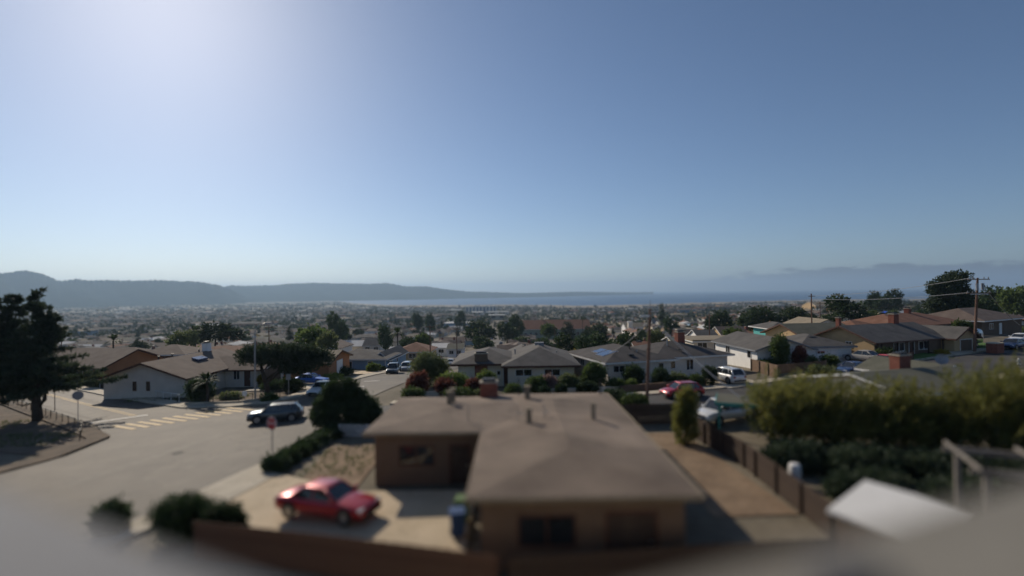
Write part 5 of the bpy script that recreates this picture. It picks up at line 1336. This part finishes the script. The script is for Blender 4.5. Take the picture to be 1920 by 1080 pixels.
for k, (a, b) in {-5: (60, 900), -4: (45, 900), -3: (40, 900), -2: (40, 1000), -1: (30, 1000), 1: (60, 900), 2: (60, 1000), 3: (60, 900), 4: (90, 900), 5: (120, 900)}.items():
    street(SP * k, a, b)
ribbon('road', [(-18, 149), (-14, 265), (-15, 400), (-16, 620), (-14, 900)], [(-9, 149), (-4.5, 265), (-6.5, 400), (-8, 620), (-6, 900)], .30, 'asphalt', step=8, cross=3)
for p in (75, 225, 375, 525, 700):
    P = [pq(p + 4 * math.sin(q * .02), q) for q in np.linspace(-420, 480, 46)]
    if p == 75: P = [pq(p, q) for q in np.linspace(-200, 15, 24)]
    ribbon('road', [(x, y - 4.2) for x, y in P], [(x, y + 4.2) for x, y in P], .33, 'asphalt', step=14, cross=2)

reserved = []          # (x, y, radius)
def reserve(x, y, r): reserved.append((x, y, r))
for x, y, r in ((-69, 84, 16), (-43, 70, 16), (-41, 92, 13), (-33, 82, 11), (-30, 104, 14), (0, 64, 16), (20, 65, 14), (38, 70, 12), (52, 75, 14), (48, 80, 11), (70, 90, 18), (92, 100, 14), (84, 96, 14)): reserve(x, y, r)
def free(x, y, r):
    return all((x - a) ** 2 + (y - b) ** 2 > (r + c) ** 2 for a, b, c in reserved)

# landmark buildings of the town
def block(name, label, u0, u1, Y, h_, depth, wallm, roofm, kind='gx', rise=2.0, rz=0.0, cat='building', wins=0, frame='trim_white', wz=1.2, wh=1.2, fascia='trim_white', ov=.4):
    xl, xr = at(u0, 560, Y).x, at(u1, 560, Y).x; W = xr - xl; z = g((xl + xr) / 2, Y)
    o = thing(name, label, cat, (xl, Y, z), rz)
    house_body(o, [(0, W, 0, depth, h_, rise, kind, ov)], wallm, roofm, fascia, base=-4)
    for k in range(wins): window(o, 'S', 0, W * (k + .5) / wins, wz, min(1.8, W / wins * .6), wh, 2, frame)
    reserve((xl + xr) / 2, Y + depth / 2, max(W, depth) / 2 + 3)
    return o, W
o, W = block('hall', 'long hall with rust-orange roof above the cream bungalow, among dark trees', 970, 1107, 318, 6.5, 22, 'w_olive', 'roof_rust', rise=5.2, wins=14, wz=2.6, wh=1.8)
MB().box(W * .34, W * .36, 10.6, 11.4, 9, 13).build('vent', M['w_tan'], o, fix=False)
block('warehouse', 'white flat-roofed building far behind the pickup, its roof glinting', 832, 888, 560, 6, 26, 'w_blue', 'roof_pale', 'flat', .4, wins=0)
o, W = block('hotel', 'long grey hotel block on the shore above the town', 873, 931, 1480, 20, 16, 'w_grey', 'roof_pale', 'flat', 1.0, cat='hotel', ov=.5)
for k in range(9):
    MB().box(W * (k + .18) / 9, W * (k + .62) / 9, -.35, .2, 1.5, 18.5).build('window_bay', M['glass_blue'], o, fix=False)
block('church', 'white chapel with square tower beyond the leaning pole', 1172, 1206, 395, 5, 14, 'w_white', 'roof_tan', rise=3.0, cat='church')
_x = at(1180, 560, 394).x
o = thing('tower', 'square white tower of the far chapel', 'tower', (_x, 393, g(_x, 393)))
MB().box(-1.6, 1.6, -1.6, 1.6, -3, 9).build('shaft', M['w_grey'], o, fix=False); MB().box(-1.9, 1.9, -1.9, 1.9, 9.003, 9.5).build('cornice', M['trim_white'], o, fix=False)
block('house', 'turquoise house with grey hip roof behind the gabled grey house', 1446, 1496, 106, 2.9, 8, 'w_teal', 'roof_grey', 'hip', 1.2, wins=3, cat='house', ov=.8)
block('house', 'house with brown gable roof and pink chimney before the dark pines', 1353, 1402, 152, 3.0, 9, 'w_tan', 'roof_brown', 'gx', 2.2, wins=2, cat='house')
block('house', 'pale blue-white house with white gable above the charcoal roof', 1310, 1346, 140, 3.6, 9, 'w_white', 'roof_grey', 'gx', 1.8, wins=2, cat='house')
block('house', 'pale-trimmed low house just behind the charcoal roof chimney', 1262, 1312, 116, 2.8, 8, 'w_yellow', 'roof_olive', 'gx', 1.0, wins=2, cat='house')
block('house', 'tan flat-roofed house behind the white SUV driveway', 1300, 1392, 92, 2.6, 8, 'w_cream', 'roof_tan', 'flat', .25, wins=3, cat='house')
block('house', 'small rust-roofed house left of the charcoal roof chimney', 1193, 1222, 104, 2.6, 7, 'w_tan', 'roof_rust', 'gx', 1.2, wins=1, cat='house')
block('house', 'long salmon house high above the leaning pole wire', 1270, 1302, 250, 5.0, 10, 'w_pink', 'roof_tan', 'flat', .3, wins=3, cat='house')
block('house', 'two-storey white house left of the blue-tarped roof', 1616, 1642, 235, 5.4, 9, 'w_white', 'roof_pale', 'flat', .3, wins=3, wz=3.2, cat='house')
o, W = block('house', 'house with its roof wrapped in a bright blue tarpaulin', 1668, 1694, 262, 3.0, 9, 'w_pink', 'roof_grey', 'hip', 1.8, wins=2, cat='house')
_b = MB(); rings = []
for k in range(7):
    x = W * (-.04 + .62 * k / 6)
    rings.append([(x, -.9 + 10.8 * j / 8, 2.6 + 2.4 * math.sin(math.pi * j / 8) * (.75 + .25 * math.sin(math.pi * k / 6)) + .12 * math.sin(k * 2.1 + j * 1.7)) for j in range(9)])
_b.loft(rings + [], False, False, closed=False)
_t = _b.build('roof_tarp', M['tarp_blue'], o)
block('warehouse', 'large building with sand-coloured roof on the right skyline', 1529, 1594, 640, 7, 30, 'w_tan', 'roof_tan', rise=4.5)
block('house', 'orange-walled house beneath the dark pines at right', 1452, 1482, 300, 3.2, 10, 'w_orange', 'roof_brown', 'hip', 2.0, wins=2, cat='house')
block('house', 'yellow two-storey house in the middle of the right-hand town', 1366, 1392, 330, 5.5, 10, 'w_yellow', 'roof_brown', 'hip', 2.0, wins=3, cat='house')
block('house', 'house with orange tiled roof behind the parked grey pickup', 738, 806, 128, 2.8, 10, 'w_tan', 'roof_rust', 'hip', 2.0, wins=3, cat='house')
block('house', 'white garden house with bright roof beside the orange tiled roof', 729, 744, 133, 3.0, 5, 'w_white', 'roof_pale', 'gx', .8, wins=1, cat='house')
block('house', 'pale house with long white roof edge above the soft olive shrub', 796, 836, 168, 3.0, 9, 'w_white', 'roof_pale', 'gx', 1.0, wins=2, cat='house')
block('house', 'low white house with pale gable right of the long white roof edge', 838, 866, 160, 3.0, 8, 'w_white', 'roof_olive', 'gx', 1.2, wins=2, cat='house')
block('house', 'grey house with solar-striped roof in the middle of the left town', 680, 712, 190, 3.0, 9, 'w_grey', 'roof_grey', 'gx', 2.4, wins=2, cat='house')
block('house', 'white-blue bungalow just left of the olive tree group', 278, 322, 150, 2.8, 8, 'w_white', 'roof_brown', 'hip', 1.6, wins=2, cat='house')
block('house', 'brown-roofed long house above the pale corner house chimney', 150, 260, 128, 2.7, 9, 'w_tan', 'roof_brown', 'hip', 1.9, wins=4, cat='house')
block('house', 'brown hip-roofed house between the terracotta house and the town', 252, 345, 104, 2.7, 9, 'w_brown', 'roof_brown', 'hip', 1.7, wins=3, cat='house')

# town houses: a few plans, copied
WALLS = [('w_cream', 'cream', 5), ('w_white', 'white', 5), ('w_grey', 'grey', 4), ('w_tan', 'tan', 3), ('w_pink', 'salmon', 1), ('w_yellow', 'yellow', 1), ('w_blue', 'blue', 1), ('w_olive', 'sage', 1), ('w_orange', 'terracotta', 1)]
ROOFS = [('roof_grey', 'grey', 5), ('roof_brown', 'brown', 6), ('roof_dark', 'charcoal', 3), ('roof_tan', 'tan', 2), ('roof_rust', 'rust', 2), ('roof_olive', 'olive', 3), ('roof_pale', 'pale', 2)]
rnd = random.Random(77)
def pick(T): return rnd.choices(T, [t[2] for t in T])[0]
PLANS = []
for name, vols in (('hip', [(-6, 6, -4.5, 4.5, 2.7, 1.6, 'hip', .6)]), ('gable', [(-6.5, 6.5, -4.2, 4.2, 2.7, 1.8, 'gx', .5)]), ('front-gable', [(-4.6, 4.6, -6, 6, 2.8, 1.9, 'gy', .5)]),
                   ('cross-gable', [(-6.5, 6.5, -3.6, 4.4, 2.7, 1.7, 'gx', .5), (1.5, 6.3, -6.4, 0, 2.65, 1.3, 'gy', .45)]), ('L-shaped hip', [(-6.5, 6.5, -3.4, 4.4, 2.7, 1.6, 'hip', .6), (-6.4, -1.4, -7, 0, 2.65, 1.2, 'hip', .55)])):
    t = thing('house', 'plan', 'house')
    w_, r_ = house_body(t, vols, 'w_cream', 'roof_grey', None, base=-5)
    x0, x1, y0, y1 = vols[-1][:4] if name in ('cross-gable', 'L-shaped hip') else vols[0][:4]
    mid = (x0 + x1) / 2
    window(t, 'S', y0, mid - 1.3, 1.0, 1.5, 1.1); window(t, 'S', y0, mid + 1.3, 1.0, 1.5, 1.1)
    ly0 = vols[0][2]; door(t, 'S', ly0, 0.2 if name != 'front-gable' else 3.4, .95, 2.05, 'w_brown')
    window(t, 'E', vols[0][1], 1.5, 1.0, 1.3, 1.0); window(t, 'W', vols[0][0], 1.5, 1.0, 1.3, 1.0)
    if name in ('hip', 'cross-gable'): chimney(t, 3.0, 3.8, .6, 1.3, 2.9, 5.0)
    PLANS.append((name, t))
for name, t in PLANS:                      # plan houses are unlinked again; only their copies stand in the town
    for o in [t] + list(t.children_recursive): COL.objects.unlink(o)
def place_house(plan, x, y, rz, wall, roof, label, group, full, sc):
    src = PLANS[plan][1]
    c = src.copy(); COL.objects.link(c); c.location = (x, y, g(x, y)); c.rotation_euler = (0, 0, rz); c.scale = (sc, sc, 1)
    tag(c, label, 'house', group)
    for ch in src.children:
        nm = ch.name.split('.')[0]
        if not full and nm not in ('wall', 'roof', 'chimney'): continue
        q = ch.copy(); COL.objects.link(q); q.parent = c
        if nm in ('wall', 'roof'):
            q.material_slots[0].link = 'OBJECT'; q.material_slots[0].material = M[wall if nm == 'wall' else roof]
        if full:
            for s in ch.children:
                d = s.copy(); COL.objects.link(d); d.parent = q
    return c
def pix(x, y, z):
    v = CAM_M.inverted() @ Vector((x, y, z))
    return CX + v.x / -v.z * FPX, CY - v.y / -v.z * FPX
def sector(u):
    for lim, s in ((330, 'left of the corner street lamp'), (640, 'above the flat cypress'), (840, 'beyond the parked grey pickup'), (1100, 'behind the cream bungalow'),
                   (1390, 'behind the charcoal-roofed bungalow'), (1650, 'behind the gabled grey house')):
        if u < lim: return s
    return 'towards the tall pole'
repeats = []
lots = []
for k in range(-34, 40):
    for side in (-1, 1):
        p = 14.0
        while p < 2600:
            p += rnd.uniform(15.5, 19.5)
            if any(abs(p - c) < 11 for c in (75, 225, 375, 525, 700)): continue
            x, y = pq(p, SP * k + side * rnd.uniform(16, 19.5))
            if y < 60: continue
            r = math.hypot(x, y); a = math.degrees(math.atan2(x, y))
            if abs(a) > 52 or r < 96 or r > 2500: continue
            if r > float(shore(math.radians(a))) - 520: continue
            lots.append((r, x, y, side, k))
lots.sort()
chosen, rest = [], []
for l in lots:
    r, x, y, side, k = l
    if r < 700 and not free(x, y, 8): continue
    if r < 160 and x > 5 and y < 92 : continue
    if -4 > x > -27 and y < 700: continue
    u, v = pix(x, y, g(x, y) + 3)
    if len(chosen) < 270 and -20 < u < 1940: chosen.append(l)
    else: rest.append(l)
for r, x, y, side, k in chosen:
    plan = rnd.randrange(5); wall = pick(WALLS); roof = pick(ROOFS)
    face = rnd.choice([0, 0, math.pi / 2 * -side + 0, math.pi / 2]) - .047 + rnd.uniform(-.05, .05)
    u, v = pix(x, y, g(x, y) + 3)
    band = 'nearest rows' if r < 190 else 'middle rows' if r < 300 else 'farther rows'
    lab = '%s house, %s %s roof, %s, %s' % (wall[1], roof[1], PLANS[plan][0], band, sector(u))
    repeats.append((lab, u, place_house(plan, x, y, face, wall[0], roof[0], lab, 'houses of the town below', r < 260, rnd.uniform(.9, 1.15))))
    reserve(x, y, 6.5)

# everything farther off: one mass of houses
COLW = np.array([[.50, .44, .33], [.66, .64, .59], [.40, .40, .39], [.42, .29, .16], [.50, .28, .20], [.56, .42, .18], [.22, .33, .44]])
COLR = np.array([[.10, .095, .09], [.135, .10, .08], [.07, .063, .06], [.24, .20, .14], [.24, .10, .05], [.11, .108, .08], [.48, .48, .46]])
def mass_houses(name, label, items, sizes, seed, pale=.09):
    rg = np.random.default_rng(seed); n = len(items)
    P = np.array(items, float)
    Z = G(P[:, 0], P[:, 1]); ang = rg.choice([0, np.pi / 2], n) - .047 + rg.normal(size=n) * .06
    sx, sy, hz_ = sizes(rg, n)
    rise = rg.uniform(1.2, 2.1, n); gab = rg.random(n) < .45
    box = np.array([(-1, -1, -2.), (1, -1, -2.), (1, 1, -2.), (-1, 1, -2.), (-1, -1, 1), (1, -1, 1), (1, 1, 1), (-1, 1, 1)])
    e = 1.1
    V = np.zeros((n, 8 + 6 + 6 + 8, 3)); C = np.zeros((n, 28, 4)); C[..., 3] = 1
    V[:, :8] = box; V[:, :8, 2] = np.where(box[:, 2] < 0, -6, 1)
    ins = np.where(gab, e, .45)
    V[:, 8] = (-e, -e, 1); V[:, 9] = (e, -e, 1); V[:, 10] = (e, e, 1); V[:, 11] = (-e, e, 1)
    V[:, 12, 0] = -ins; V[:, 13, 0] = ins; V[:, 12, 2] = V[:, 13, 2] = 2
    for a, s in ((14, -1), (17, 1)):
        V[:, a] = np.array((s * 1, -1, 1)); V[:, a + 1] = np.array((s * 1, 1, 1)); V[:, a + 2] = np.array((s * 1, 0, 2))
        V[:, a + 2, 2] = np.where(gab, 1.9, 1.0)
    for q, s in ((20, -.5), (24, .5)):
        V[:, q] = (s - .22, -1.012, .42); V[:, q + 1] = (s + .22, -1.012, .42); V[:, q + 2] = (s + .22, -1.012, .82); V[:, q + 3] = (s - .22, -1.012, .82)
    z = V[..., 2]; zz = np.where(z <= 1, np.where(z < 0, z, z * hz_[:, None]), hz_[:, None] + (z - 1) * rise[:, None])
    X = V[..., 0] * sx[:, None]; Y = V[..., 1] * sy[:, None]; c, s = np.cos(ang)[:, None], np.sin(ang)[:, None]
    W = np.stack([X * c - Y * s + P[:, :1], X * s + Y * c + P[:, 1:2], zz + Z[:, None]], -1)
    cw_ = COLW[rg.choice(7, n, p=[.25, .28, .2, .15, .04, .04, .04])] * rg.uniform(.8, 1.1, (n, 1)); cr_ = COLR[rg.choice(7, n, p=[.23, .27, .13, .1, .07, .2 - pale, pale])] * rg.uniform(.75, 1.1, (n, 1))
    C[:, :, :3] = cw_[:, None]; C[:, 8:14, :3] = cr_[:, None]; C[:, 20:, :3] = .03
    F = np.array([(0, 1, 5, 4), (1, 2, 6, 5), (2, 3, 7, 6), (3, 0, 4, 7), (8, 9, 13, 12), (10, 11, 12, 13), (9, 10, 13, 13), (11, 8, 12, 12), (14, 15, 16, 16), (17, 18, 19, 19), (20, 21, 22, 23), (24, 25, 26, 27)])
    faces = (F[None] + (np.arange(n) * 28)[:, None, None]).reshape(-1, 4)
    fl = [tuple(f) if f[2] != f[3] else tuple(f[:3]) for f in faces.tolist()]
    me = bpy.data.meshes.new(name); me.from_pydata(W.reshape(-1, 3).tolist(), [], fl)
    ca = me.color_attributes.new('tint', 'FLOAT_COLOR', 'POINT'); ca.data.foreach_set('color', C.reshape(-1).astype(np.float32))
    me.materials.append(M_MASS); me.update()
    o = bpy.data.objects.new(name, me); COL.objects.link(o); tag(o, label, 'town', kind='stuff')
M_MASS = mat('far_house_paint', (.9, .9, .9), rough=.95, spec=.12, var=.1, scale=.3, attr='tint')
far = [(x, y) for r, x, y, s, k in rest if r < 700 or rnd.random() < .72]
mass_houses('distant_houses', 'countless small houses of the hazy far town', far, lambda rg, n: (rg.uniform(5, 7.5, n), rg.uniform(4, 5.5, n), rg.uniform(2.6, 3.6, n)), 11)
big = []
while len(big) < 230:
    a = math.radians(rnd.uniform(-50, 34)); r = rnd.uniform(800, 4600)
    if r > float(shore(a)) - 560 or (a < -.36 and r > 4200): continue
    big.append((r * math.sin(a), r * math.cos(a)))
mass_houses('distant_blocks', 'pale commercial blocks and sheds in the far flat town near the bay', big, lambda rg, n: (rg.uniform(12, 30, n), rg.uniform(9, 18, n), rg.uniform(4.5, 9, n)), 12, pale=.19)

# ------------------------------------------------------------------ trees of the town
def tree_proto(kind):
    t = thing('tree', 'plan', 'tree')
    if kind == 'round': crown('crown', [(0, 0, 4.2, 2.6, 2.5, 2.0), (1.3, .5, 5, 1.4, 1.4, 1.3), (-1.2, -.6, 4.8, 1.5, 1.4, 1.3), (.2, -1, 5.6, 1.2, 1.2, 1)], 190, 9, .28, (.55, .20), 'lf_mid', t, seed=21, shell=.6); H = 3
    elif kind == 'dark': crown('crown', [(0, 0, 5, 2.8, 2.7, 2.4), (1, 1, 6.6, 1.8, 1.8, 1.4), (-1.4, -.6, 4, 2, 1.8, 1.6), (1.6, -.8, 4, 1.7, 1.6, 1.5)], 210, 9, .28, (.60, .20), 'lf_dark', t, seed=22, shell=.6); H = 3.5
    elif kind == 'flat': crown('crown', [(0, 0, 6, 4.2, 3.8, 1.2), (2.2, .5, 5.2, 2.2, 2, 1), (-2.4, -.4, 5.4, 2.4, 2, 1), (0, 0, 7, 2.4, 2.2, .8)], 230, 9, .28, (.60, .18), 'lf_cypress', t, seed=23, shell=.5); H = 5
    elif kind == 'tall': crown('crown', [(0, 0, 4.2, 2.0, 2.0, 2.2), (.3, 0, 7, 1.7, 1.7, 2.2), (.1, 0, 10, 1.1, 1.1, 1.9), (-.9, .3, 5.6, 1.4, 1.2, .9), (1, -.2, 8.4, 1.0, .9, .8)], 220, 9, .26, (.60, .16), 'lf_cypress', t, seed=24, shell=.5, up=.5); H = 8
    elif kind == 'light': crown('crown', [(0, 0, 3.4, 2.2, 2.1, 1.7), (1.1, .2, 4.3, 1.2, 1.2, 1), (-1, -.4, 4.1, 1.2, 1.2, 1)], 170, 9, .25, (.5, .16), 'lf_olive', t, seed=25, shell=.6); H = 2.5
    else: crown('crown', [(0, 0, 1.1, 1.5, 1.4, 1.1), (.7, .2, 1.3, .9, .8, .8)], 90, 9, .18, (.35, .13), 'lf_mid', t, seed=26, shell=.65); H = .9
    MB().tube([(0, 0, -1.5), (.1, 0, H * .5), (0, 0, H)], [.28, .20, .10] if H > 1 else [.08, .06, .04], 6).build('trunk', M['bark'], t)
    for o in [t] + list(t.children): COL.objects.unlink(o)
    return t
KT = [('round', 'rounded green', 6), ('dark', 'dark spreading', 6), ('flat', 'flat-topped dark', 3), ('tall', 'tall narrow dark', 3), ('light', 'pale olive-green', 3), ('shrub', 'low green', 3)]
PT = {k[0]: tree_proto(k[0]) for k in KT}
def place_tree(kind, x, y, sc, label, group, zsc=None):
    c = PT[kind].copy(); COL.objects.link(c); c.location = (x, y, g(x, y) - .1); c.rotation_euler = (0, 0, rnd.uniform(0, 6.28)); c.scale = (sc, sc, zsc or sc)
    tag(c, label, 'tree', group)
    for ch in PT[kind].children:
        q = ch.copy(); COL.objects.link(q); q.parent = c
    return c
HT = {'round': 6.5, 'dark': 7.8, 'flat': 7.7, 'tall': 11.8, 'light': 5.2, 'shrub': 2.2}; WT = {'round': 5.4, 'dark': 6.2, 'flat': 9.0, 'tall': 4.2, 'light': 4.6, 'shrub': 3.2}
def mark_tree(label, kind, u, vtop, wpx, Y, group='marked trees of the town'):
    p = at(u, vtop, Y); H = max(2.5, p.z - g(p.x, p.y)); place_tree(kind, p.x, p.y, wpx / FPX * Y / WT[kind], label, group, H / HT[kind]); reserve(p.x, p.y, 2.0)
T = mark_tree
T('flat-topped dark tree in the middle of the left town', 'flat', 404, 609, 92, 150)
T('light green bushy tree left of the flat-topped dark tree', 'light', 343, 624, 44, 128)
T('tall dark tree in the left-centre town', 'dark', 632, 589, 34, 230)
T('broad olive-green tree behind the flat cypress', 'round', 588, 614, 66, 112)
T('smaller olive tree at the right of the broad one', 'light', 612, 626, 40, 104)
T('rounded dark tree above the blue-walled house', 'dark', 722, 612, 30, 165)
T('dark tree beside the orange tiled roof', 'dark', 770, 633, 40, 150)
T('second dark tree behind the soft olive shrub', 'round', 790, 628, 34, 152)
T('large dark tree left of the far street', 'dark', 898, 604, 62, 235)
T('dark tree group lower left of the far street', 'dark', 905, 632, 44, 175)
T('dark tree at the right side of the far street', 'dark', 951, 606, 36, 250)
T('tall tree at the right side of the far street', 'dark', 968, 592, 30, 290)
T('dark tree before the rust-roofed hall', 'round', 1029, 608, 30, 270)
T('tall conifer before the rust-roofed hall', 'tall', 1064, 603, 30, 255)
T('dark tree right of the rust-roofed hall', 'dark', 1115, 610, 44, 240)
for k, (u, v, w, Y) in enumerate([(1066, 628, 50, 120), (1098, 632, 46, 108), (1130, 626, 50, 116), (1160, 630, 44, 104), (1186, 624, 46, 122), (990, 632, 50, 200), (1020, 636, 40, 180)]):
    T('dark tree in the thicket behind the two bungalows, %s from its left end' % ['third', 'fourth', 'fifth', 'sixth', 'last', 'first', 'second'][k], 'dark', u, v, w, Y)
T('tall dark pine cluster, left trunk, in the right-hand town', 'dark', 1350, 585, 50, 210)
T('wide dark pine in the right-hand town', 'dark', 1416, 577, 66, 185)
T('dark pine right of the wide one', 'dark', 1475, 578, 60, 180)
T('tall dark pine behind the turquoise house', 'dark', 1585, 556, 62, 165)
T('dark tree left of the two-storey white house', 'dark', 1548, 590, 50, 150)
T('dark tree below the blue-tarped roof', 'dark', 1650, 590, 46, 140)
T('dark tree behind the long brown house chimney', 'dark', 1702, 590, 44, 125)
T('dark tree on the right skyline, left of a pair', 'dark', 1640, 549, 30, 330)
T('dark tree on the right skyline, right of a pair', 'dark', 1666, 546, 40, 320)
T('pale olive tree between the wires of the leaning pole', 'light', 1230, 622, 34, 130)
T('dark tree behind the leaning pole lamp', 'dark', 1258, 596, 26, 260)
T('dark tree group at the right edge under the horizon', 'dark', 1868, 541, 54, 190)
T('rounded tree at the far right edge', 'round', 1905, 540, 50, 180)
T('dark tree behind the rust-orange roof', 'dark', 1842, 560, 50, 150)
T('tall palm-like dark tree above the church tower', 'tall', 1240, 569, 12, 420)
T('tall tree in the far centre town', 'dark', 862, 585, 18, 480)
T('dark tree left of the white flat-roofed building', 'dark', 783, 588, 22, 420)
T('dark tree near the white flat-roofed building', 'dark', 806, 590, 20, 400)
# the giant cypress on the right skyline
_p = at(1782, 510, 128); _z = g(_p.x, _p.y); _H = _p.z - _z
plant('cypress_tree', 'giant dark cypress towering over the rust-orange roof', 'tree', (_p.x, _p.y, _z),
      [(0, 0, _H * .78, 3.4, 3.0, _H * .16), (1.6, 0, _H * .92, 2.6, 2.2, _H * .07), (-1.5, 0, _H * .68, 4.0, 3.2, _H * .10), (0, 0, _H * .52, 5.0, 4.0, _H * .14), (2.5, 0, _H * .62, 3.2, 2.6, _H * .09), (-3.4, 0, _H * .44, 3.0, 2.8, _H * .10), (-4.0, .2, _H * .78, 1.4, 1.2, _H * .03), (.5, 0, _H * .34, 4.6, 3.6, _H * .12)],
      1500, 11, .30, (.65, .14), 'lf_cypress', ([(0, 0, -.3), (0, 0, _H * .5), (0, 0, _H * .85)], [.7, .45, .15]), part='crown', up=.4, seed=31, shell=.5)
for k, (u, Y, H) in enumerate([(366, 132, 8.5), (212, 118, 6.5), (745, 125, 7.5), (1092, 300, 13), (1112, 220, 6)]):
    p = at(u, 600, Y); palm('palm_tree', ['palm with glinting top above the flat dark tree', 'short palm among the left brown roofs', 'small palm behind the blue-walled house', 'slim palm before the rust-roofed hall', 'palm right of the rust-roofed hall'][k],
                            (p.x, Y, g(p.x, Y)), H, 2.4, 30 + k, fronds=40); reserve(p.x, Y, 2)
spots = []
for r, x, y, side, k in lots:
    if r < 1600 or rnd.random() < .55:
        for q in range(rnd.choice([0, 1, 1, 1, 2]) if r < 500 else rnd.choice([1, 1, 2, 2]) if r < 900 else 1):
            tx, ty = x + rnd.uniform(-15, 15), y + rnd.uniform(-8, 8)
            if math.hypot(tx, ty) > 90: spots.append((math.hypot(tx, ty), tx, ty))
spots.sort()
nt, mass = 0, []
for r, x, y in spots:
    if r < 620 and not free(x, y, 1.2): continue
    if -5 > x > -20 and y < 700: continue
    u, v = pix(x, y, g(x, y) + 4)
    if nt < 235 and -20 < u < 1940:
        kd = pick(KT) if r > 190 else pick([t for t in KT if t[0] != 'tall']); nt += 1
        band = 'nearest gardens' if r < 190 else 'middle gardens' if r < 300 else 'farther gardens'
        lab = '%s tree, %s, %s' % (kd[1], band, sector(u))
        repeats.append((lab, u, place_tree(kd[0], x, y, rnd.uniform(.5, .95) if r > 190 else rnd.uniform(.42, .7), lab, 'garden trees of the town below')))
    else: mass.append((x, y))
# farther trees as one mass
P = np.array(mass); rg = np.random.default_rng(9)
extra = []
while len(extra) < 9000:
    a = math.radians(rnd.uniform(-52, 50)); r = math.sqrt(rnd.uniform(700 ** 2, 4700 ** 2))
    if r < float(shore(a)) - 430: extra.append((r * math.sin(a), r * math.cos(a)))
P = np.concatenate([P, np.array(extra)])
n = len(P); per = 18
s = rg.uniform(2.2, 4.6, n) * np.where(rg.random(n) < .12, 1.6, 1)
d = unit(rg.normal(size=(n, per, 3))); c = np.stack([P[:, 0], P[:, 1], G(P[:, 0], P[:, 1]) + s * .95], 1)[:, None] + d * s[:, None, None] * np.array([.8, .8, .85]) * rg.uniform(.5, 1, (n, per, 1))
a = unit(d + rg.normal(size=(n, per, 3)) * .8); b = unit(np.cross(a, rg.normal(size=(n, per, 3)))); L = s[:, None, None] * .62
V = np.stack([c - a * L * .5, c + b * L * .5, c + a * L * .5, c - b * L * .5], 2).reshape(-1, 4, 3)
o = bpy.data.objects.new('distant_trees', quad_mesh('distant_trees', V, M['lf_far'])); COL.objects.link(o)
tag(o, 'dark trees scattered through the hazy far town', 'trees', kind='stuff')

# ------------------------------------------------------------------ poles and parked cars of the town
up = thing('utility_pole', 'plan', 'utility pole')
MB().tube([(0, 0, -1), (0, 0, 9.5)], [.16, .11], 8).build('pole', M['pole'], up); MB().box(-1.1, 1.1, -.18, -.10, 8.9, 9.05).build('crossarm', M['wood'], up, fix=False)
for o in [up] + list(up.children): COL.objects.unlink(o)
for u, Y, lab in ((1522, 105, 'dark utility pole behind the gabled grey house'), (1538, 150, 'slim utility pole right of the turquoise house'), (115, 150, 'utility pole rising beside the left cypress'), (504, 135, 'utility pole right of the corner street lamp'),
                  (806, 120, 'utility pole above the soft olive shrub'), (856, 150, 'utility pole left of the far street'), (1040, 230, 'utility pole before the rust-roofed hall'), (1330, 130, 'utility pole behind the charcoal roof'),
                  (327, 220, 'far utility pole in the left town'), (735, 260, 'far utility pole in the centre-left town')):
    p = at(u, 600, Y); c = copy_tree(up); c.location = (p.x, Y, g(p.x, Y)); c.rotation_euler = (0, 0, rnd.uniform(-.5, .5)); tag(c, lab, 'utility pole', 'utility poles of the town')
cp_ = car('parked_car', 'plan', (0, 0, 0), 0, 'car_white', 'sedan', detail=False)
for o in [cp_] + list(cp_.children_recursive): COL.objects.unlink(o)
CC = [('car_white', 'white'), ('car_silver', 'silver'), ('car_black', 'black'), ('car_red', 'red'), ('car_tan', 'tan'), ('car_navy', 'navy')]
def town_car(x, y, rz, ci, lab):
    c = copy_tree(cp_); c.location = (x, y, g(x, y) + .36); c.rotation_euler = (0, 0, rz); tag(c, lab, 'car', 'cars parked in the town')
    for ch in c.children:
        if ch.name.split('.')[0] in ('body', 'roof', 'pillar'):
            ch.material_slots[0].link = 'OBJECT'; ch.material_slots[0].material = M[CC[ci][0]]
NTH = ['first', 'second', 'third', 'fourth', 'fifth', 'sixth', 'seventh', 'eighth', 'ninth']
for k in range(9):
    y = 215 + 21 * k + rnd.uniform(-4, 4); sd = -1 if k % 2 else 1; ci = k % 6
    town_car(-9.6 + sd * 3.6, y, math.pi / 2, ci, '%s car parked along the far street behind the cream bungalow, %s from near end' % (CC[ci][1], NTH[k]))
for k, (u, Y) in enumerate([(812, 124), (822, 131), (700, 132), (690, 175), (560, 190), (1215, 210), (1206, 228), (1198, 246), (1290, 150), (1420, 140)]):
    x = at(u, 620, Y).x; ci = (k * 2 + 1) % 6
    town_car(x, Y, rnd.choice([math.pi / 2, 0]), ci, '%s car in the town %s' % (CC[ci][1], ['above the soft olive shrub, nearer of two', 'above the soft olive shrub, farther of two', 'behind the blue-walled house', 'in the middle left town', 'above the flat cypress',
                                                                                                         'on the curving street left of the leaning pole, nearest', 'on the curving street left of the leaning pole, middle', 'on the curving street left of the leaning pole, farthest', 'behind the charcoal roof', 'behind the sunlit white wall'][k]))

# alike neighbours are told apart by their order from the left
ORD = ['leftmost', 'second from left', 'third from left', 'fourth from left', 'fifth from left', 'sixth from left', 'seventh from left', 'eighth from left', 'ninth from left', 'tenth from left',
       'eleventh from left', 'twelfth from left', 'thirteenth from left', 'fourteenth from left', 'fifteenth from left']
by = {}
for lab, u, o in repeats: by.setdefault(lab, []).append((u, o))
for lab, L in by.items():
    if len(L) > 1:
        for k, (u, o) in enumerate(sorted(L, key=lambda t: t[0])):
            o['label'] = lab + ', ' + (ORD[k] if k < len(ORD) else 'farther right')
